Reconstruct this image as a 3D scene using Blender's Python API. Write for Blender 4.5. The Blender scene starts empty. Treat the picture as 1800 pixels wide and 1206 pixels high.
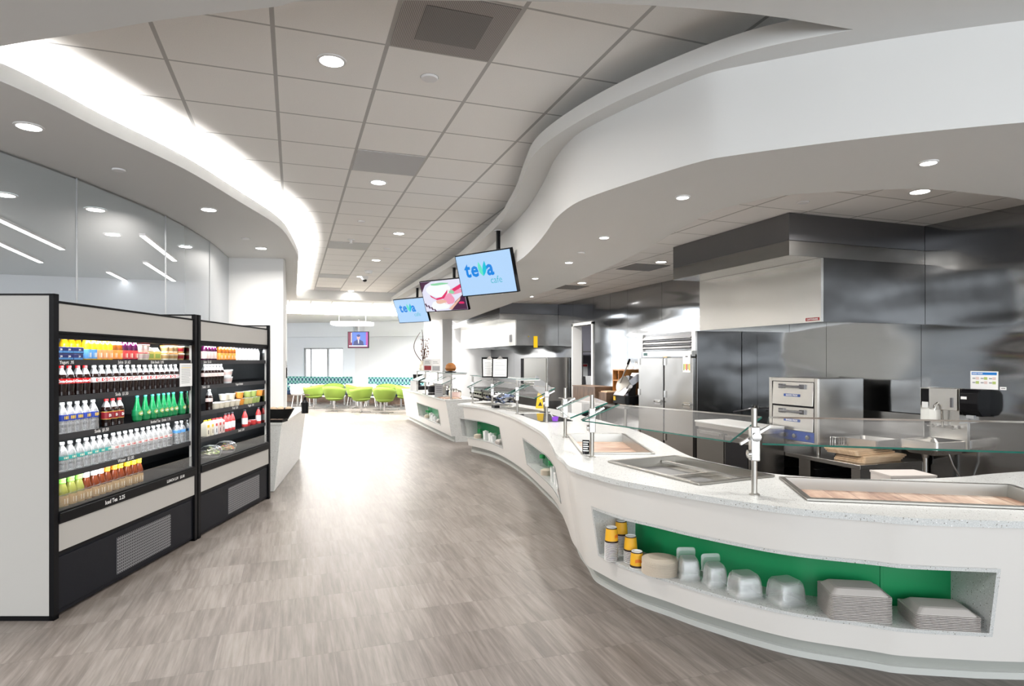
import bpy, bmesh, math, random
from math import sin, cos, pi, radians, sqrt, atan2
from mathutils import Vector, Matrix
from mathutils.geometry import tessellate_polygon
random.seed(7)
SC = bpy.context.scene
COL = SC.collection
# camera facts read off the photograph: focal length and horizon in px of the 1800x1206 frame, eye height in m,
# and the angle between the view and the long axis of the room.  World axes: X across the room, Y along it.
F, HZ, EYE, TH = 1092.0, 635.0, 1.65, radians(19.4)
CT, ST = cos(TH), sin(TH)
def cw(x, y, z=None):
    "camera-aligned plan coordinates -> room coordinates"
    a, b = x*CT + y*ST, -x*ST + y*CT
    return Vector((a, b)) if z is None else Vector((a, b, z))
def P(px, py, z):
    "the point of height z seen at a pixel"
    y = F*(EYE - z)/(py - HZ)
    return cw((px-900)/F*y, y, z)
def D(px, y, z=0.0):
    return cw((px-900)/F*y, y, z)
def xy(v): return (v[0], v[1])

# ------------------------------------------------------------------ materials
def newmat(name):
    m = bpy.data.materials.new(name); m.use_nodes = True
    nt = m.node_tree
    return m, nt, nt.nodes['Principled BSDF']
def mat(name, col, rough=.5, metal=0.0, trans=0.0, ior=1.45, emit=None, es=0.0, coat=0.0, alpha=1.0, spec=.5):
    m, nt, b = newmat(name)
    b.inputs['Base Color'].default_value = (*col, 1)
    b.inputs['Roughness'].default_value = rough
    b.inputs['Metallic'].default_value = metal
    b.inputs['Transmission Weight'].default_value = trans
    b.inputs['IOR'].default_value = ior
    b.inputs['Coat Weight'].default_value = coat
    b.inputs['Alpha'].default_value = alpha
    b.inputs['Specular IOR Level'].default_value = spec
    if emit:
        b.inputs['Emission Color'].default_value = (*emit, 1)
        b.inputs['Emission Strength'].default_value = es
    return m
def N(nt, t, **kw):
    n = nt.nodes.new(t)
    for k, v in kw.items(): setattr(n, k, v)
    return n
def L(nt, a, b): nt.links.new(a, b)
def ramp(nt, stops, inp):
    r = N(nt, 'ShaderNodeValToRGB')
    el = r.color_ramp.elements
    while len(el) > 1: el.remove(el[0])
    for i, (p, c) in enumerate(stops):
        e = el[0] if i == 0 else el.new(p)
        e.position = p; e.color = (*c, 1)
    L(nt, inp, r.inputs[0]); return r
def mth(nt, op, a, b=None):
    n = N(nt, 'ShaderNodeMath', operation=op)
    for i, v in enumerate((a, b)):
        if v is None: continue
        if isinstance(v, (int, float)): n.inputs[i].default_value = v
        else: L(nt, v, n.inputs[i])
    return n.outputs[0]
def objco(nt, scale=(1,1,1), rot=(0,0,0), loc=(0,0,0)):
    tc = N(nt, 'ShaderNodeTexCoord'); mp = N(nt, 'ShaderNodeMapping')
    mp.inputs['Scale'].default_value = scale; mp.inputs['Rotation'].default_value = rot; mp.inputs['Location'].default_value = loc
    L(nt, tc.outputs['Object'], mp.inputs[0]); return mp.outputs[0]
def noise(nt, co, scale, detail=3, rough=.5):
    n = N(nt, 'ShaderNodeTexNoise'); n.inputs['Scale'].default_value = scale
    n.inputs['Detail'].default_value = detail; n.inputs['Roughness'].default_value = rough
    L(nt, co, n.inputs['Vector']); return n.outputs['Fac']
def bump(nt, b, h, strength, dist=.01):
    n = N(nt, 'ShaderNodeBump'); n.inputs['Strength'].default_value = strength; n.inputs['Distance'].default_value = dist
    L(nt, h, n.inputs['Height']); L(nt, n.outputs[0], b.inputs['Normal'])

M = {}
M['white'] = mat('white_paint', (.73,.73,.72), .6)
M['soffit'] = mat('soffit_paint', (.70,.70,.685), .55)
M['wall'] = mat('wall_paint', (.78,.79,.80), .6)
M['bluewall'] = mat('pale_wall_paint', (.74,.79,.84), .6)
M['black'] = mat('black_metal', (.004,.004,.005), .4, spec=.18)
M['blackmatte'] = mat('black_matte', (.01,.01,.012), .8)
M['charcoal'] = mat('charcoal_panel', (.008,.009,.013), .45, spec=.22)
M['greywhite'] = mat('grey_white_laminate', (.45,.435,.41), .4)
M['laminate'] = mat('counter_laminate', (.72,.695,.66), .35)
M['kick'] = mat('toe_kick', (.36,.37,.34), .5)
M['kicklip'] = mat('toe_kick_base', (.55,.56,.53), .5)
M['green'] = mat('green_panel', (.008,.25,.085), .35)
M['chrome'] = mat('chrome', (.52,.51,.49), .18, 1.0)
M['satin'] = mat('satin_steel', (.42,.405,.375), .3, 1.0)
M['darksteel'] = mat('dark_steel', (.2,.2,.21), .35, 1.0)
M['plastic_white'] = mat('white_plastic', (.85,.85,.84), .4)
M['paper'] = mat('paper', (.86,.86,.85), .7)
M['ink'] = mat('ink', (.03,.03,.035), .7)
M['grey'] = mat('grey_plastic', (.35,.36,.37), .5)
M['fixture'] = mat('fixture_white', (.8,.8,.8), .5)
M['lamp'] = mat('lamp_glow', (1,1,1), .5, emit=(1,.97,.93), es=14)
M['cove'] = mat('cove_glow', (1,1,1), .5, emit=(1,.98,.96), es=95)
M['tube'] = mat('tube_glow', (1,1,1), .5, emit=(1,1,1), es=4)
M['yellow'] = mat('yellow_plastic', (.85,.55,.01), .4)
M['purple'] = mat('purple_plastic', (.25,.06,.6), .4)
M['glassedge'] = mat('glass_edge', (.01,.12,.09), .15)
M['limechair'] = mat('lime_fabric', (.15,.225,.028), .75)
M['navy'] = mat('navy_vinyl', (.008,.03,.085), .5)

def stainless(name, base=(.50,.50,.50), r=.22, wav=.5, wscale=1.1, dirn=(1,1,14), wdir=(1,1,1)):
    m, nt, b = newmat(name)
    b.inputs['Metallic'].default_value = 1
    co = objco(nt, dirn)
    n = noise(nt, co, 6, 4)
    r1 = ramp(nt, [(.3, tuple(c*.985 for c in base)), (.7, tuple(min(1, c*1.015) for c in base))], n)
    L(nt, r1.outputs[0], b.inputs['Base Color'])
    r2 = N(nt, 'ShaderNodeMapRange'); r2.inputs['To Min'].default_value = r*.99; r2.inputs['To Max'].default_value = r*1.01
    L(nt, n, r2.inputs[0]); L(nt, r2.outputs[0], b.inputs['Roughness'])
    if wav:
        w = noise(nt, objco(nt, wdir), wscale, 1.5)
        bump(nt, b, w, wav, .1)
    return m
M['steel'] = stainless('stainless', (.36,.35,.335), .27, .10, 2.0)
M['steelshade'] = stainless('stainless_shaded', (.19,.19,.19), .24, .10, 2.0)  # darker stainless copy; shade on hood and refrigerator sides put into colour
M['steelwall'] = stainless('stainless_wall', (.34,.35,.36), .12, .75, .8, wdir=(1,.45,1.9))
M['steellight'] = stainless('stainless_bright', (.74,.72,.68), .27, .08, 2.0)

def glassmat(name, col, rough=0.0, refl=1.0, f0=.08, haze=0.0, graze=.92):
    "architectural glass: clear with fresnel reflection, no refraction"
    m = bpy.data.materials.new(name); m.use_nodes = True; nt = m.node_tree; nt.nodes.clear()
    o = N(nt, 'ShaderNodeOutputMaterial'); mx = N(nt, 'ShaderNodeMixShader'); tr = N(nt, 'ShaderNodeBsdfTransparent'); gl = N(nt, 'ShaderNodeBsdfGlossy')
    ge = N(nt, 'ShaderNodeNewGeometry'); dt = N(nt, 'ShaderNodeVectorMath', operation='DOT_PRODUCT')
    L(nt, ge.outputs['Incoming'], dt.inputs[0]); L(nt, ge.outputs['Normal'], dt.inputs[1])
    k = mth(nt, 'POWER', mth(nt, 'SUBTRACT', 1.0, mth(nt, 'ABSOLUTE', dt.outputs['Value'])), 5.0)
    k = mth(nt, 'ADD', mth(nt, 'MULTIPLY', k, graze), f0)
    gl.inputs[0].default_value = (refl, refl, refl, 1)
    L(nt, k, mx.inputs[0]); L(nt, tr.outputs[0], mx.inputs[1]); L(nt, gl.outputs[0], mx.inputs[2])
    if haze:
        df = N(nt, 'ShaderNodeBsdfDiffuse'); df.inputs[0].default_value = (.9,.9,.9,1); m2 = N(nt, 'ShaderNodeMixShader'); m2.inputs[0].default_value = haze
        L(nt, mx.outputs[0], m2.inputs[1]); L(nt, df.outputs[0], m2.inputs[2]); L(nt, m2.outputs[0], o.inputs[0])
    else: L(nt, mx.outputs[0], o.inputs[0])
    return m
M['glass'] = glassmat('guard_glass', (.86,.90,.88), f0=.02, refl=.7, graze=.3)
M['partglass'] = glassmat('partition_glass', (.48,.74,.79), f0=.13)
M['clear'] = glassmat('clear_plastic', (.86,.88,.90), .08)
M['clamshell'] = glassmat('clamshell_plastic', (.90,.91,.93), .12, f0=.14, haze=.045)

def quartz():
    m, nt, b = newmat('speckled_quartz')
    co = objco(nt)
    v = N(nt, 'ShaderNodeTexVoronoi'); v.inputs['Scale'].default_value = 95; L(nt, co, v.inputs['Vector'])
    v2 = N(nt, 'ShaderNodeTexVoronoi'); v2.inputs['Scale'].default_value = 210; L(nt, co, v2.inputs['Vector'])
    wn = N(nt, 'ShaderNodeSeparateColor'); L(nt, v.outputs['Color'], wn.inputs[0])
    spk = mth(nt, 'MULTIPLY', mth(nt, 'LESS_THAN', v.outputs['Distance'], .30), mth(nt, 'GREATER_THAN', wn.outputs[0], .62))
    c1 = ramp(nt, [(.0, (.60,.61,.60)), (.45, (.53,.54,.53)), (.6, (.65,.655,.64))], v2.outputs['Distance'])
    mx = N(nt, 'ShaderNodeMix', data_type='RGBA'); L(nt, spk, mx.inputs[0]); L(nt, c1.outputs[0], mx.inputs[6])
    c2 = ramp(nt, [(0, (.15,.14,.12)), (.5, (.42,.40,.36)), (1, (.9,.9,.9))], wn.outputs[1]); L(nt, c2.outputs[0], mx.inputs[7])
    L(nt, mx.outputs[2], b.inputs['Base Color']); b.inputs['Roughness'].default_value = .22
    return m
M['quartz'] = quartz()

def floormat():
    m, nt, b = newmat('plank_floor')
    tc = N(nt, 'ShaderNodeTexCoord')
    sp = N(nt, 'ShaderNodeSeparateXYZ'); L(nt, tc.outputs['Object'], sp.inputs[0])
    LEN, WID = .457, .078
    row = mth(nt, 'FLOOR', mth(nt, 'DIVIDE', sp.outputs[1], LEN))
    wn = N(nt, 'ShaderNodeTexWhiteNoise', noise_dimensions='1D'); L(nt, row, wn.inputs['W'])
    xs = mth(nt, 'ADD', mth(nt, 'DIVIDE', sp.outputs[0], WID*2), wn.outputs['Value'])
    cell = mth(nt, 'FLOOR', xs)
    cb = N(nt, 'ShaderNodeCombineXYZ'); L(nt, cell, cb.inputs[0]); L(nt, row, cb.inputs[1])
    w2 = N(nt, 'ShaderNodeTexWhiteNoise', noise_dimensions='2D'); L(nt, cb.outputs[0], w2.inputs['Vector'])
    # grain runs along the plank, shifted from plank to plank
    off = N(nt, 'ShaderNodeVectorMath', operation='SCALE'); L(nt, w2.outputs['Color'], off.inputs[0]); off.inputs['Scale'].default_value = 9
    ad = N(nt, 'ShaderNodeVectorMath', operation='ADD'); L(nt, tc.outputs['Object'], ad.inputs[0]); L(nt, off.outputs[0], ad.inputs[1])
    mp = N(nt, 'ShaderNodeMapping'); mp.inputs['Scale'].default_value = (42, 2.6, 1); L(nt, ad.outputs[0], mp.inputs[0])
    g1 = noise(nt, mp.outputs[0], 1.0, 5, .62)
    mp2 = N(nt, 'ShaderNodeMapping'); mp2.inputs['Scale'].default_value = (11, 1.1, 1); L(nt, ad.outputs[0], mp2.inputs[0])
    g2 = noise(nt, mp2.outputs[0], 1.0, 3, .5)
    v = mth(nt, 'ADD', mth(nt, 'ADD', mth(nt, 'MULTIPLY', g1, .65), mth(nt, 'MULTIPLY', g2, .35)), mth(nt, 'MULTIPLY', mth(nt, 'SUBTRACT', w2.outputs['Value'], .5), .11))
    cr = ramp(nt, [(.26, (.085,.07,.060)), (.42, (.138,.117,.102)), (.55, (.19,.165,.147)), (.72, (.258,.228,.207))], v)
    # joints
    fy = mth(nt, 'FRACT', mth(nt, 'DIVIDE', sp.outputs[1], LEN)); fx = mth(nt, 'FRACT', xs)
    j = mth(nt, 'MAXIMUM', mth(nt, 'LESS_THAN', fy, .007), mth(nt, 'LESS_THAN', fx, .014))
    mx = N(nt, 'ShaderNodeMix', data_type='RGBA'); L(nt, mth(nt, 'MULTIPLY', j, .45), mx.inputs[0]); L(nt, cr.outputs[0], mx.inputs[6]); mx.inputs[7].default_value = (.07,.06,.054,1)
    L(nt, mx.outputs[2], b.inputs['Base Color'])
    rr = N(nt, 'ShaderNodeMapRange'); rr.inputs['To Min'].default_value = .30; rr.inputs['To Max'].default_value = .46
    L(nt, v, rr.inputs[0]); L(nt, rr.outputs[0], b.inputs['Roughness'])
    b.inputs['Specular IOR Level'].default_value = .3
    bump(nt, b, v, .12, .002)
    return m
M['floor'] = floormat()

def tilemat(name, base, line, x0, y0, s=.61, w=.024, w2=.016, rough=.8):
    m, nt, b = newmat(name)
    tc = N(nt, 'ShaderNodeTexCoord'); sp = N(nt, 'ShaderNodeSeparateXYZ'); L(nt, tc.outputs['Object'], sp.inputs[0])
    def ln(o, o0, w):
        f = mth(nt, 'FRACT', mth(nt, 'ADD', mth(nt, 'DIVIDE', mth(nt, 'SUBTRACT', o, o0), s), 100.5))
        return mth(nt, 'LESS_THAN', mth(nt, 'ABSOLUTE', mth(nt, 'SUBTRACT', f, .5)), w/2/s)
    j = mth(nt, 'MAXIMUM', ln(sp.outputs[0], x0, w), ln(sp.outputs[1], y0, w2))
    sn = noise(nt, tc.outputs['Object'], 160, 2)
    c = ramp(nt, [(.3, tuple(x*.95 for x in base)), (.7, base)], sn)
    mx = N(nt, 'ShaderNodeMix', data_type='RGBA'); L(nt, j, mx.inputs[0]); L(nt, c.outputs[0], mx.inputs[6]); mx.inputs[7].default_value = (*line, 1)
    L(nt, mx.outputs[2], b.inputs['Base Color']); b.inputs['Roughness'].default_value = rough
    bump(nt, b, j, -.6, .006)
    return m
M['tiles'] = tilemat('ceiling_tiles', (.93,.915,.885), (.48,.47,.455), .505, 3.571)
M['ktiles'] = tilemat('kitchen_tiles', (.90,.88,.86), (.45,.435,.42), 2.71, .29, w=.02, w2=.014)

def woodmat(name, cols, sx, sy, plank=None, rough=.35):
    m, nt, b = newmat(name)
    co = objco(nt, (sx, sy, 4))
    n = noise(nt, co, 1.0, 5, .6)
    if plank:
        tc = N(nt, 'ShaderNodeTexCoord'); sp = N(nt, 'ShaderNodeSeparateXYZ'); L(nt, tc.outputs['Object'], sp.inputs[0])
        c = mth(nt, 'FLOOR', mth(nt, 'DIVIDE', sp.outputs[0], plank))
        wn = N(nt, 'ShaderNodeTexWhiteNoise', noise_dimensions='1D'); L(nt, c, wn.inputs['W'])
        ad = N(nt, 'ShaderNodeVectorMath', operation='ADD'); cb = N(nt, 'ShaderNodeCombineXYZ'); L(nt, mth(nt, 'MULTIPLY', wn.outputs['Value'], 7), cb.inputs[1])
        L(nt, co, ad.inputs[0]); L(nt, cb.outputs[0], ad.inputs[1])
        n = noise(nt, ad.outputs[0], 1.0, 5, .6)
        n = mth(nt, 'ADD', n, mth(nt, 'MULTIPLY', mth(nt, 'SUBTRACT', wn.outputs['Value'], .5), .22))
        f = mth(nt, 'FRACT', mth(nt, 'DIVIDE', sp.outputs[0], plank))
        n = mth(nt, 'SUBTRACT', n, mth(nt, 'MULTIPLY', mth(nt, 'LESS_THAN', f, .04), .35))
    k = len(cols)
    r = ramp(nt, [(.25 + .5*i/(k-1), c) for i, c in enumerate(cols)], n)
    L(nt, r.outputs[0], b.inputs['Base Color']); b.inputs['Roughness'].default_value = rough
    return m
M['plankwood'] = woodmat('plank_print', [(.20,.10,.065), (.42,.26,.18), (.60,.43,.32), (.76,.62,.50)], 14, 3, .14)
M['crate'] = woodmat('crate_wood', [(.05,.03,.02), (.16,.10,.065), (.26,.17,.12)], 3, 30)
M['orangewood'] = woodmat('orange_wood', [(.20,.07,.015), (.42,.18,.05), (.5,.25,.09)], 6, 30)
M['board'] = woodmat('board_wood', [(.45,.30,.17), (.62,.45,.29), (.74,.58,.42)], 3, 30)

def banq():
    m, nt, b = newmat('banquette_print')
    tc = N(nt, 'ShaderNodeTexCoord'); sp = N(nt, 'ShaderNodeSeparateXYZ'); L(nt, tc.outputs['Object'], sp.inputs[0])
    x = mth(nt, 'FRACT', mth(nt, 'DIVIDE', sp.outputs[0], .16)); z = mth(nt, 'FRACT', mth(nt, 'DIVIDE', sp.outputs[2], .19))
    tri = mth(nt, 'GREATER_THAN', mth(nt, 'ADD', mth(nt, 'MULTIPLY', z, .9), mth(nt, 'ABSOLUTE', mth(nt, 'SUBTRACT', x, .5))), .62)
    half = mth(nt, 'GREATER_THAN', x, .5)
    r = ramp(nt, [(.0, (.01,.16,.14)), (.34, (.30,.55,.52)), (.67, (.01,.06,.12)), (1, (.02,.30,.24))], mth(nt, 'ADD', mth(nt, 'MULTIPLY', tri, .55), mth(nt, 'MULTIPLY', half, .4)))
    r.color_ramp.interpolation = 'CONSTANT'
    L(nt, r.outputs[0], b.inputs['Base Color']); b.inputs['Roughness'].default_value = .7
    return m
M['banquette'] = banq()

def perfmat(name, base, hole, s):
    m, nt, b = newmat(name)
    co = objco(nt, (1/s, 1/s, 1/s))
    sp = N(nt, 'ShaderNodeSeparateXYZ'); L(nt, co, sp.inputs[0])
    t = 0
    d = [mth(nt, 'SUBTRACT', mth(nt, 'FRACT', sp.outputs[i]), .5) for i in range(3)]
    q = mth(nt, 'MINIMUM', mth(nt, 'MAXIMUM', mth(nt, 'ABSOLUTE', d[0]), mth(nt, 'ABSOLUTE', d[1])), mth(nt, 'MAXIMUM', mth(nt, 'ABSOLUTE', d[0]), mth(nt, 'ABSOLUTE', d[2])))
    h = mth(nt, 'LESS_THAN', q, .3)
    mx = N(nt, 'ShaderNodeMix', data_type='RGBA'); L(nt, h, mx.inputs[0]); mx.inputs[6].default_value = (*base, 1); mx.inputs[7].default_value = (*hole, 1)
    L(nt, mx.outputs[2], b.inputs['Base Color']); b.inputs['Roughness'].default_value = .5
    return m
M['perf'] = perfmat('perforated_white', (.45,.41,.39), (.20,.18,.17), .009)
M['perflight'] = perfmat('perforated_pale', (.52,.52,.53), (.42,.42,.43), .009)
M['perfdark'] = perfmat('perforated_dark', (.24,.22,.21), (.06,.055,.05), .009)
M['grille'] = perfmat('grille_mesh', (.20,.20,.21), (.012,.012,.014), .022)

# ------------------------------------------------------------------ mesh building
class MB:
    def __init__(s): s.v = []; s.f = []; s.mi = []; s.sm = []
    def add(s, vs, fs, mi=0, smooth=False, T=None):
        o = len(s.v)
        s.v += [tuple(T @ Vector(p)) for p in vs] if T is not None else [tuple(p) for p in vs]
        s.f += [tuple(i+o for i in f) for f in fs]; s.mi += [mi]*len(fs); s.sm += [smooth]*len(fs)
        return s
    def box(s, x0, x1, y0, y1, z0, z1, mi=0, T=None):
        vs = [(x0,y0,z0),(x1,y0,z0),(x1,y1,z0),(x0,y1,z0),(x0,y0,z1),(x1,y0,z1),(x1,y1,z1),(x0,y1,z1)]
        return s.add(vs, [(3,2,1,0),(4,5,6,7),(0,1,5,4),(1,2,6,5),(2,3,7,6),(3,0,4,7)], mi, False, T)
    def rbox(s, x0, x1, y0, y1, z0, z1, r=.02, n=4, mi=0, T=None, top=0.0, smooth=False):
        "box with rounded vertical edges, optional domed top inset"
        return s.prism(rrect(x0, x1, y0, y1, r, n), z0, z1, mi, T, smooth)
    def prism(s, poly, z0, z1, mi=0, T=None, smooth=False, caps=True):
        n = len(poly)
        a = sum(poly[i][0]*poly[(i+1) % n][1]-poly[(i+1) % n][0]*poly[i][1] for i in range(n))
        if a < 0: poly = poly[::-1]
        vs = [(p[0],p[1],z0) for p in poly]+[(p[0],p[1],z1) for p in poly]
        s.add(vs, [(i,(i+1) % n,(i+1) % n+n,i+n) for i in range(n)], mi, smooth, T)
        if caps:
            t = tessellate_polygon([[Vector((p[0],p[1],0)) for p in poly]]) if n > 4 else [tuple(range(n))]
            def up(f):
                q = [poly[i] for i in f]; ar = sum(q[i][0]*q[(i+1) % len(q)][1]-q[(i+1) % len(q)][0]*q[i][1] for i in range(len(q)))
                return tuple(f) if ar > 0 else tuple(f)[::-1]
            t = [up(f) for f in t]
            s.add(vs[:n], [f[::-1] for f in t], mi, False, T); s.add(vs[n:], t, mi, False, T)
        return s
    def flat(s, poly, z, mi=0, down=False, T=None):
        t = tessellate_polygon([[Vector((p[0],p[1],0)) for p in poly]])
        fs = []
        for f in t:
            q = [poly[i] for i in f]; ar = sum(q[i][0]*q[(i+1) % 3][1]-q[(i+1) % 3][0]*q[i][1] for i in range(3))
            if abs(ar) < 1e-9: continue
            fs.append(tuple(f) if (ar > 0) != down else tuple(f)[::-1])
        return s.add([(p[0],p[1],z) for p in poly], fs, mi, False, T)
    def loft(s, rows, mi=0, smooth=True, closed=False, T=None, flip=False):
        n = len(rows[0]); vs = [p for r in rows for p in r]; fs = []
        for i in range(len(rows)-1):
            for j in range(n if closed else n-1):
                k = (j+1) % n
                f = (i*n+j, i*n+k, (i+1)*n+k, (i+1)*n+j)
                fs.append(f[::-1] if flip else f)
        return s.add(vs, fs, mi, smooth, T)
    def lathe(s, prof, n=20, c=(0,0,0), mis=0, smooth=True, T=None, sx=1.0, sy=1.0):
        "prof: list of (r,z) from bottom to top; mis: material index or a list per band"
        for i in range(len(prof)-1):
            (r0,z0),(r1,z1) = prof[i],prof[i+1]
            mi = mis[i] if isinstance(mis, (list, tuple)) else mis
            ra = [(c[0]+r0*sx*cos(2*pi*k/n), c[1]+r0*sy*sin(2*pi*k/n), c[2]+z0) for k in range(n)]
            rb = [(c[0]+r1*sx*cos(2*pi*k/n), c[1]+r1*sy*sin(2*pi*k/n), c[2]+z1) for k in range(n)]
            if r0 < 1e-6: s.add([ra[0]]+rb, [(0,(k+1) % n+1,k+1) for k in range(n)], mi, smooth, T)
            elif r1 < 1e-6: s.add(ra+[rb[0]], [(k,(k+1) % n,n) for k in range(n)], mi, smooth, T)
            else: s.loft([ra, rb], mi, smooth, True, T)
        return s
    def tube(s, pts, r, n=10, mi=0, caps=True, smooth=True, T=None):
        pts = [Vector(p) for p in pts]; rows = []
        rr = r if isinstance(r, (list, tuple)) else [r]*len(pts)
        up = None
        for i, p in enumerate(pts):
            d = (pts[min(i+1, len(pts)-1)]-pts[max(i-1, 0)]).normalized()
            if up is None:
                up = Vector((0,0,1)) if abs(d.z) < .9 else Vector((1,0,0))
            a = d.cross(up).normalized(); up = a.cross(d).normalized()
            rows.append([p+(a*cos(2*pi*k/n)+up*sin(2*pi*k/n))*rr[i] for k in range(n)])
        s.loft(rows, mi, smooth, True, T, flip=True)
        if caps:
            s.add(rows[0], [tuple(range(n))], mi, False, T); s.add(rows[-1], [tuple(range(n))[::-1]], mi, False, T)
        return s
    def bar(s, a, b, w, h, mi=0, T=None):
        "rectangular bar from a to b"
        a, b = Vector(a), Vector(b); d = (b-a).normalized()
        up = Vector((0,0,1)) if abs(d.z) < .95 else Vector((1,0,0))
        x = d.cross(up).normalized(); y = x.cross(d)
        q = [(-w/2,-h/2),(w/2,-h/2),(w/2,h/2),(-w/2,h/2)]
        vs = [a+x*i+y*j for i, j in q]+[b+x*i+y*j for i, j in q]
        return s.add(vs, [(0,1,2,3),(7,6,5,4),(0,4,5,1),(1,5,6,2),(2,6,7,3),(3,7,4,0)], mi, False, T)
    def quad(s, a, b, c, d, mi=0, T=None): return s.add([a,b,c,d], [(0,1,2,3)], mi, False, T)
    def text(s, txt, size, T, mi=0, bold=0.0, bend=None, sx=1.0, align='CENTER'):
        vs, fs = textmesh(txt, size, bold, align)
        if bend:   # wrap round a vertical cylinder of that radius (text faces -Y)
            vs = [(bend*sin(x*sx/bend), -bend*cos(x*sx/bend), y) for x, y, z in vs]
            return s.add(vs, fs, mi, False, T)
        return s.add([(x*sx, 0, y) for x, y, z in vs], fs, mi, False, T)
    def mesh(s, name, mats):
        me = bpy.data.meshes.new(name); me.from_pydata(s.v, [], s.f); me.update()
        for m in (mats if isinstance(mats, (list, tuple)) else [mats]): me.materials.append(M[m] if isinstance(m, str) else m)
        me.polygons.foreach_set('material_index', s.mi); me.polygons.foreach_set('use_smooth', s.sm)
        return me
    def build(s, name, mats, parent=None, loc=(0,0,0), bevel=0, rz=0, fix=False):
        me = s.mesh(name, mats)
        if bevel or fix:
            bm = bmesh.new(); bm.from_mesh(me)
            bmesh.ops.remove_doubles(bm, verts=bm.verts, dist=1e-5)
            if fix: bmesh.ops.recalc_face_normals(bm, faces=bm.faces)
            if bevel:
                es = [e for e in bm.edges if len(e.link_faces) == 2 and e.calc_face_angle(0) > .6]
                bmesh.ops.bevel(bm, geom=es, offset=bevel, segments=2, profile=.5, affect='EDGES', clamp_overlap=True)
            bm.to_mesh(me); bm.free()
        o = bpy.data.objects.new(name, me); COL.objects.link(o)
        o.location = loc; o.rotation_euler = (0,0,rz)
        if parent is not None: o.parent = parent
        return o
_tx = {}
def textmesh(txt, size, bold=0.0, align='CENTER'):
    k = (txt, size, bold, align)
    if k not in _tx:
        cu = bpy.data.curves.new('t', 'FONT'); cu.body = txt; cu.size = size; cu.align_x = align; cu.resolution_u = 2; cu.offset = bold
        ob = bpy.data.objects.new('t', cu); COL.objects.link(ob)
        me = ob.to_mesh()
        _tx[k] = ([tuple(v.co) for v in me.vertices], [tuple(p.vertices) for p in me.polygons])
        ob.to_mesh_clear(); bpy.data.objects.remove(ob); bpy.data.curves.remove(cu)
    return _tx[k]
def rrect(x0, x1, y0, y1, r, n=4):
    out = []
    for cx, cy, a0 in ((x1-r,y1-r,0),(x0+r,y1-r,pi/2),(x0+r,y0+r,pi),(x1-r,y0+r,1.5*pi)):
        out += [(cx+r*cos(a0+pi/2*i/n), cy+r*sin(a0+pi/2*i/n)) for i in range(n+1)]
    return out
def cat(pts, n=6):
    "Catmull-Rom through plan points"
    pts = [Vector(p) for p in pts]; out = []
    for i in range(len(pts)-1):
        p0 = pts[i-1] if i else pts[0]*2-pts[1]
        p1, p2 = pts[i], pts[i+1]
        p3 = pts[i+2] if i+2 < len(pts) else pts[-1]*2-pts[-2]
        for k in range(n):
            t = k/n
            out.append(.5*((2*p1)+(p2-p0)*t+(2*p0-5*p1+4*p2-p3)*t*t+(3*p1-p0-3*p2+p3)*t**3))
    out.append(pts[-1]); return out
def offs(poly, d):
    "offset a polyline to its left by d (per-vertex normals)"
    out = []
    for i, p in enumerate(poly):
        a = poly[max(i-1, 0)]; b = poly[min(i+1, len(poly)-1)]
        t = (Vector(b)-Vector(a)).normalized(); dd = d[i] if isinstance(d, (list, tuple)) else d
        out.append(Vector((p[0]-t.y*dd, p[1]+t.x*dd)))
    return out
def smooth(poly, it=2):
    for _ in range(it):
        poly = [poly[0]]+[(poly[i-1]+poly[i]*2+poly[i+1])/4 for i in range(1, len(poly)-1)]+[poly[-1]]
    return poly
def tag(o, label=None, category=None, group=None, kind=None):
    if label: o['label'] = label
    if category: o['category'] = category
    if group: o['group'] = group
    if kind: o['kind'] = kind
    return o
def thing(name, label, category, loc=(0,0,0), rz=0, group=None):
    o = bpy.data.objects.new(name, None); COL.objects.link(o)
    o.empty_display_size = .1; o.location = loc; o.rotation_euler = (0,0,rz)
    return tag(o, label, category, group)
def kids(o): return [c for c in bpy.data.objects if c.parent == o]
def dup(root, loc, rz=None, label=None, group=None):
    r = root.copy(); COL.objects.link(r); r.location = loc
    if rz is not None: r.rotation_euler = (0,0,rz)
    if label: r['label'] = label
    if group: r['group'] = group
    for ch in kids(root):
        c = ch.copy(); COL.objects.link(c); c.parent = r
        for g in kids(ch):
            d = g.copy(); COL.objects.link(d); d.parent = c
    return r
def struct(o, label=None): return tag(o, label, None, None, 'structure')
ORD = 'first second third fourth fifth sixth seventh eighth ninth tenth eleventh twelfth thirteenth fourteenth fifteenth sixteenth seventeenth eighteenth nineteenth twentieth'.split()
CAMROT = -TH     # rotation of things that stand square to the camera-aligned axes
EXPO, WORLD, PW_MAIN, PW_LEFT, PW_SOF, PW_KIT = 0.86, 2.8, 22, 18, 9, 20; LED, OFFICE, PW_DIN = 1.4, 190, 110
# ================================================================== the setting
ZT, ZR, ZL, ZS, ZK, ZC = 3.45, 3.22, 3.325, 2.75, 3.05, .87   # tile ceiling, ring, lip top, soffit, kitchen tiles, counter
def pz(pts, z): return [P(x, y, z) for x, y in pts]
AW, BFAR = 6.16, 16.45

flo = MB().flat([(-16,-6),(12,-6),(12,34),(-16,34)], 0).build('floor', 'floor'); struct(flo)

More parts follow.
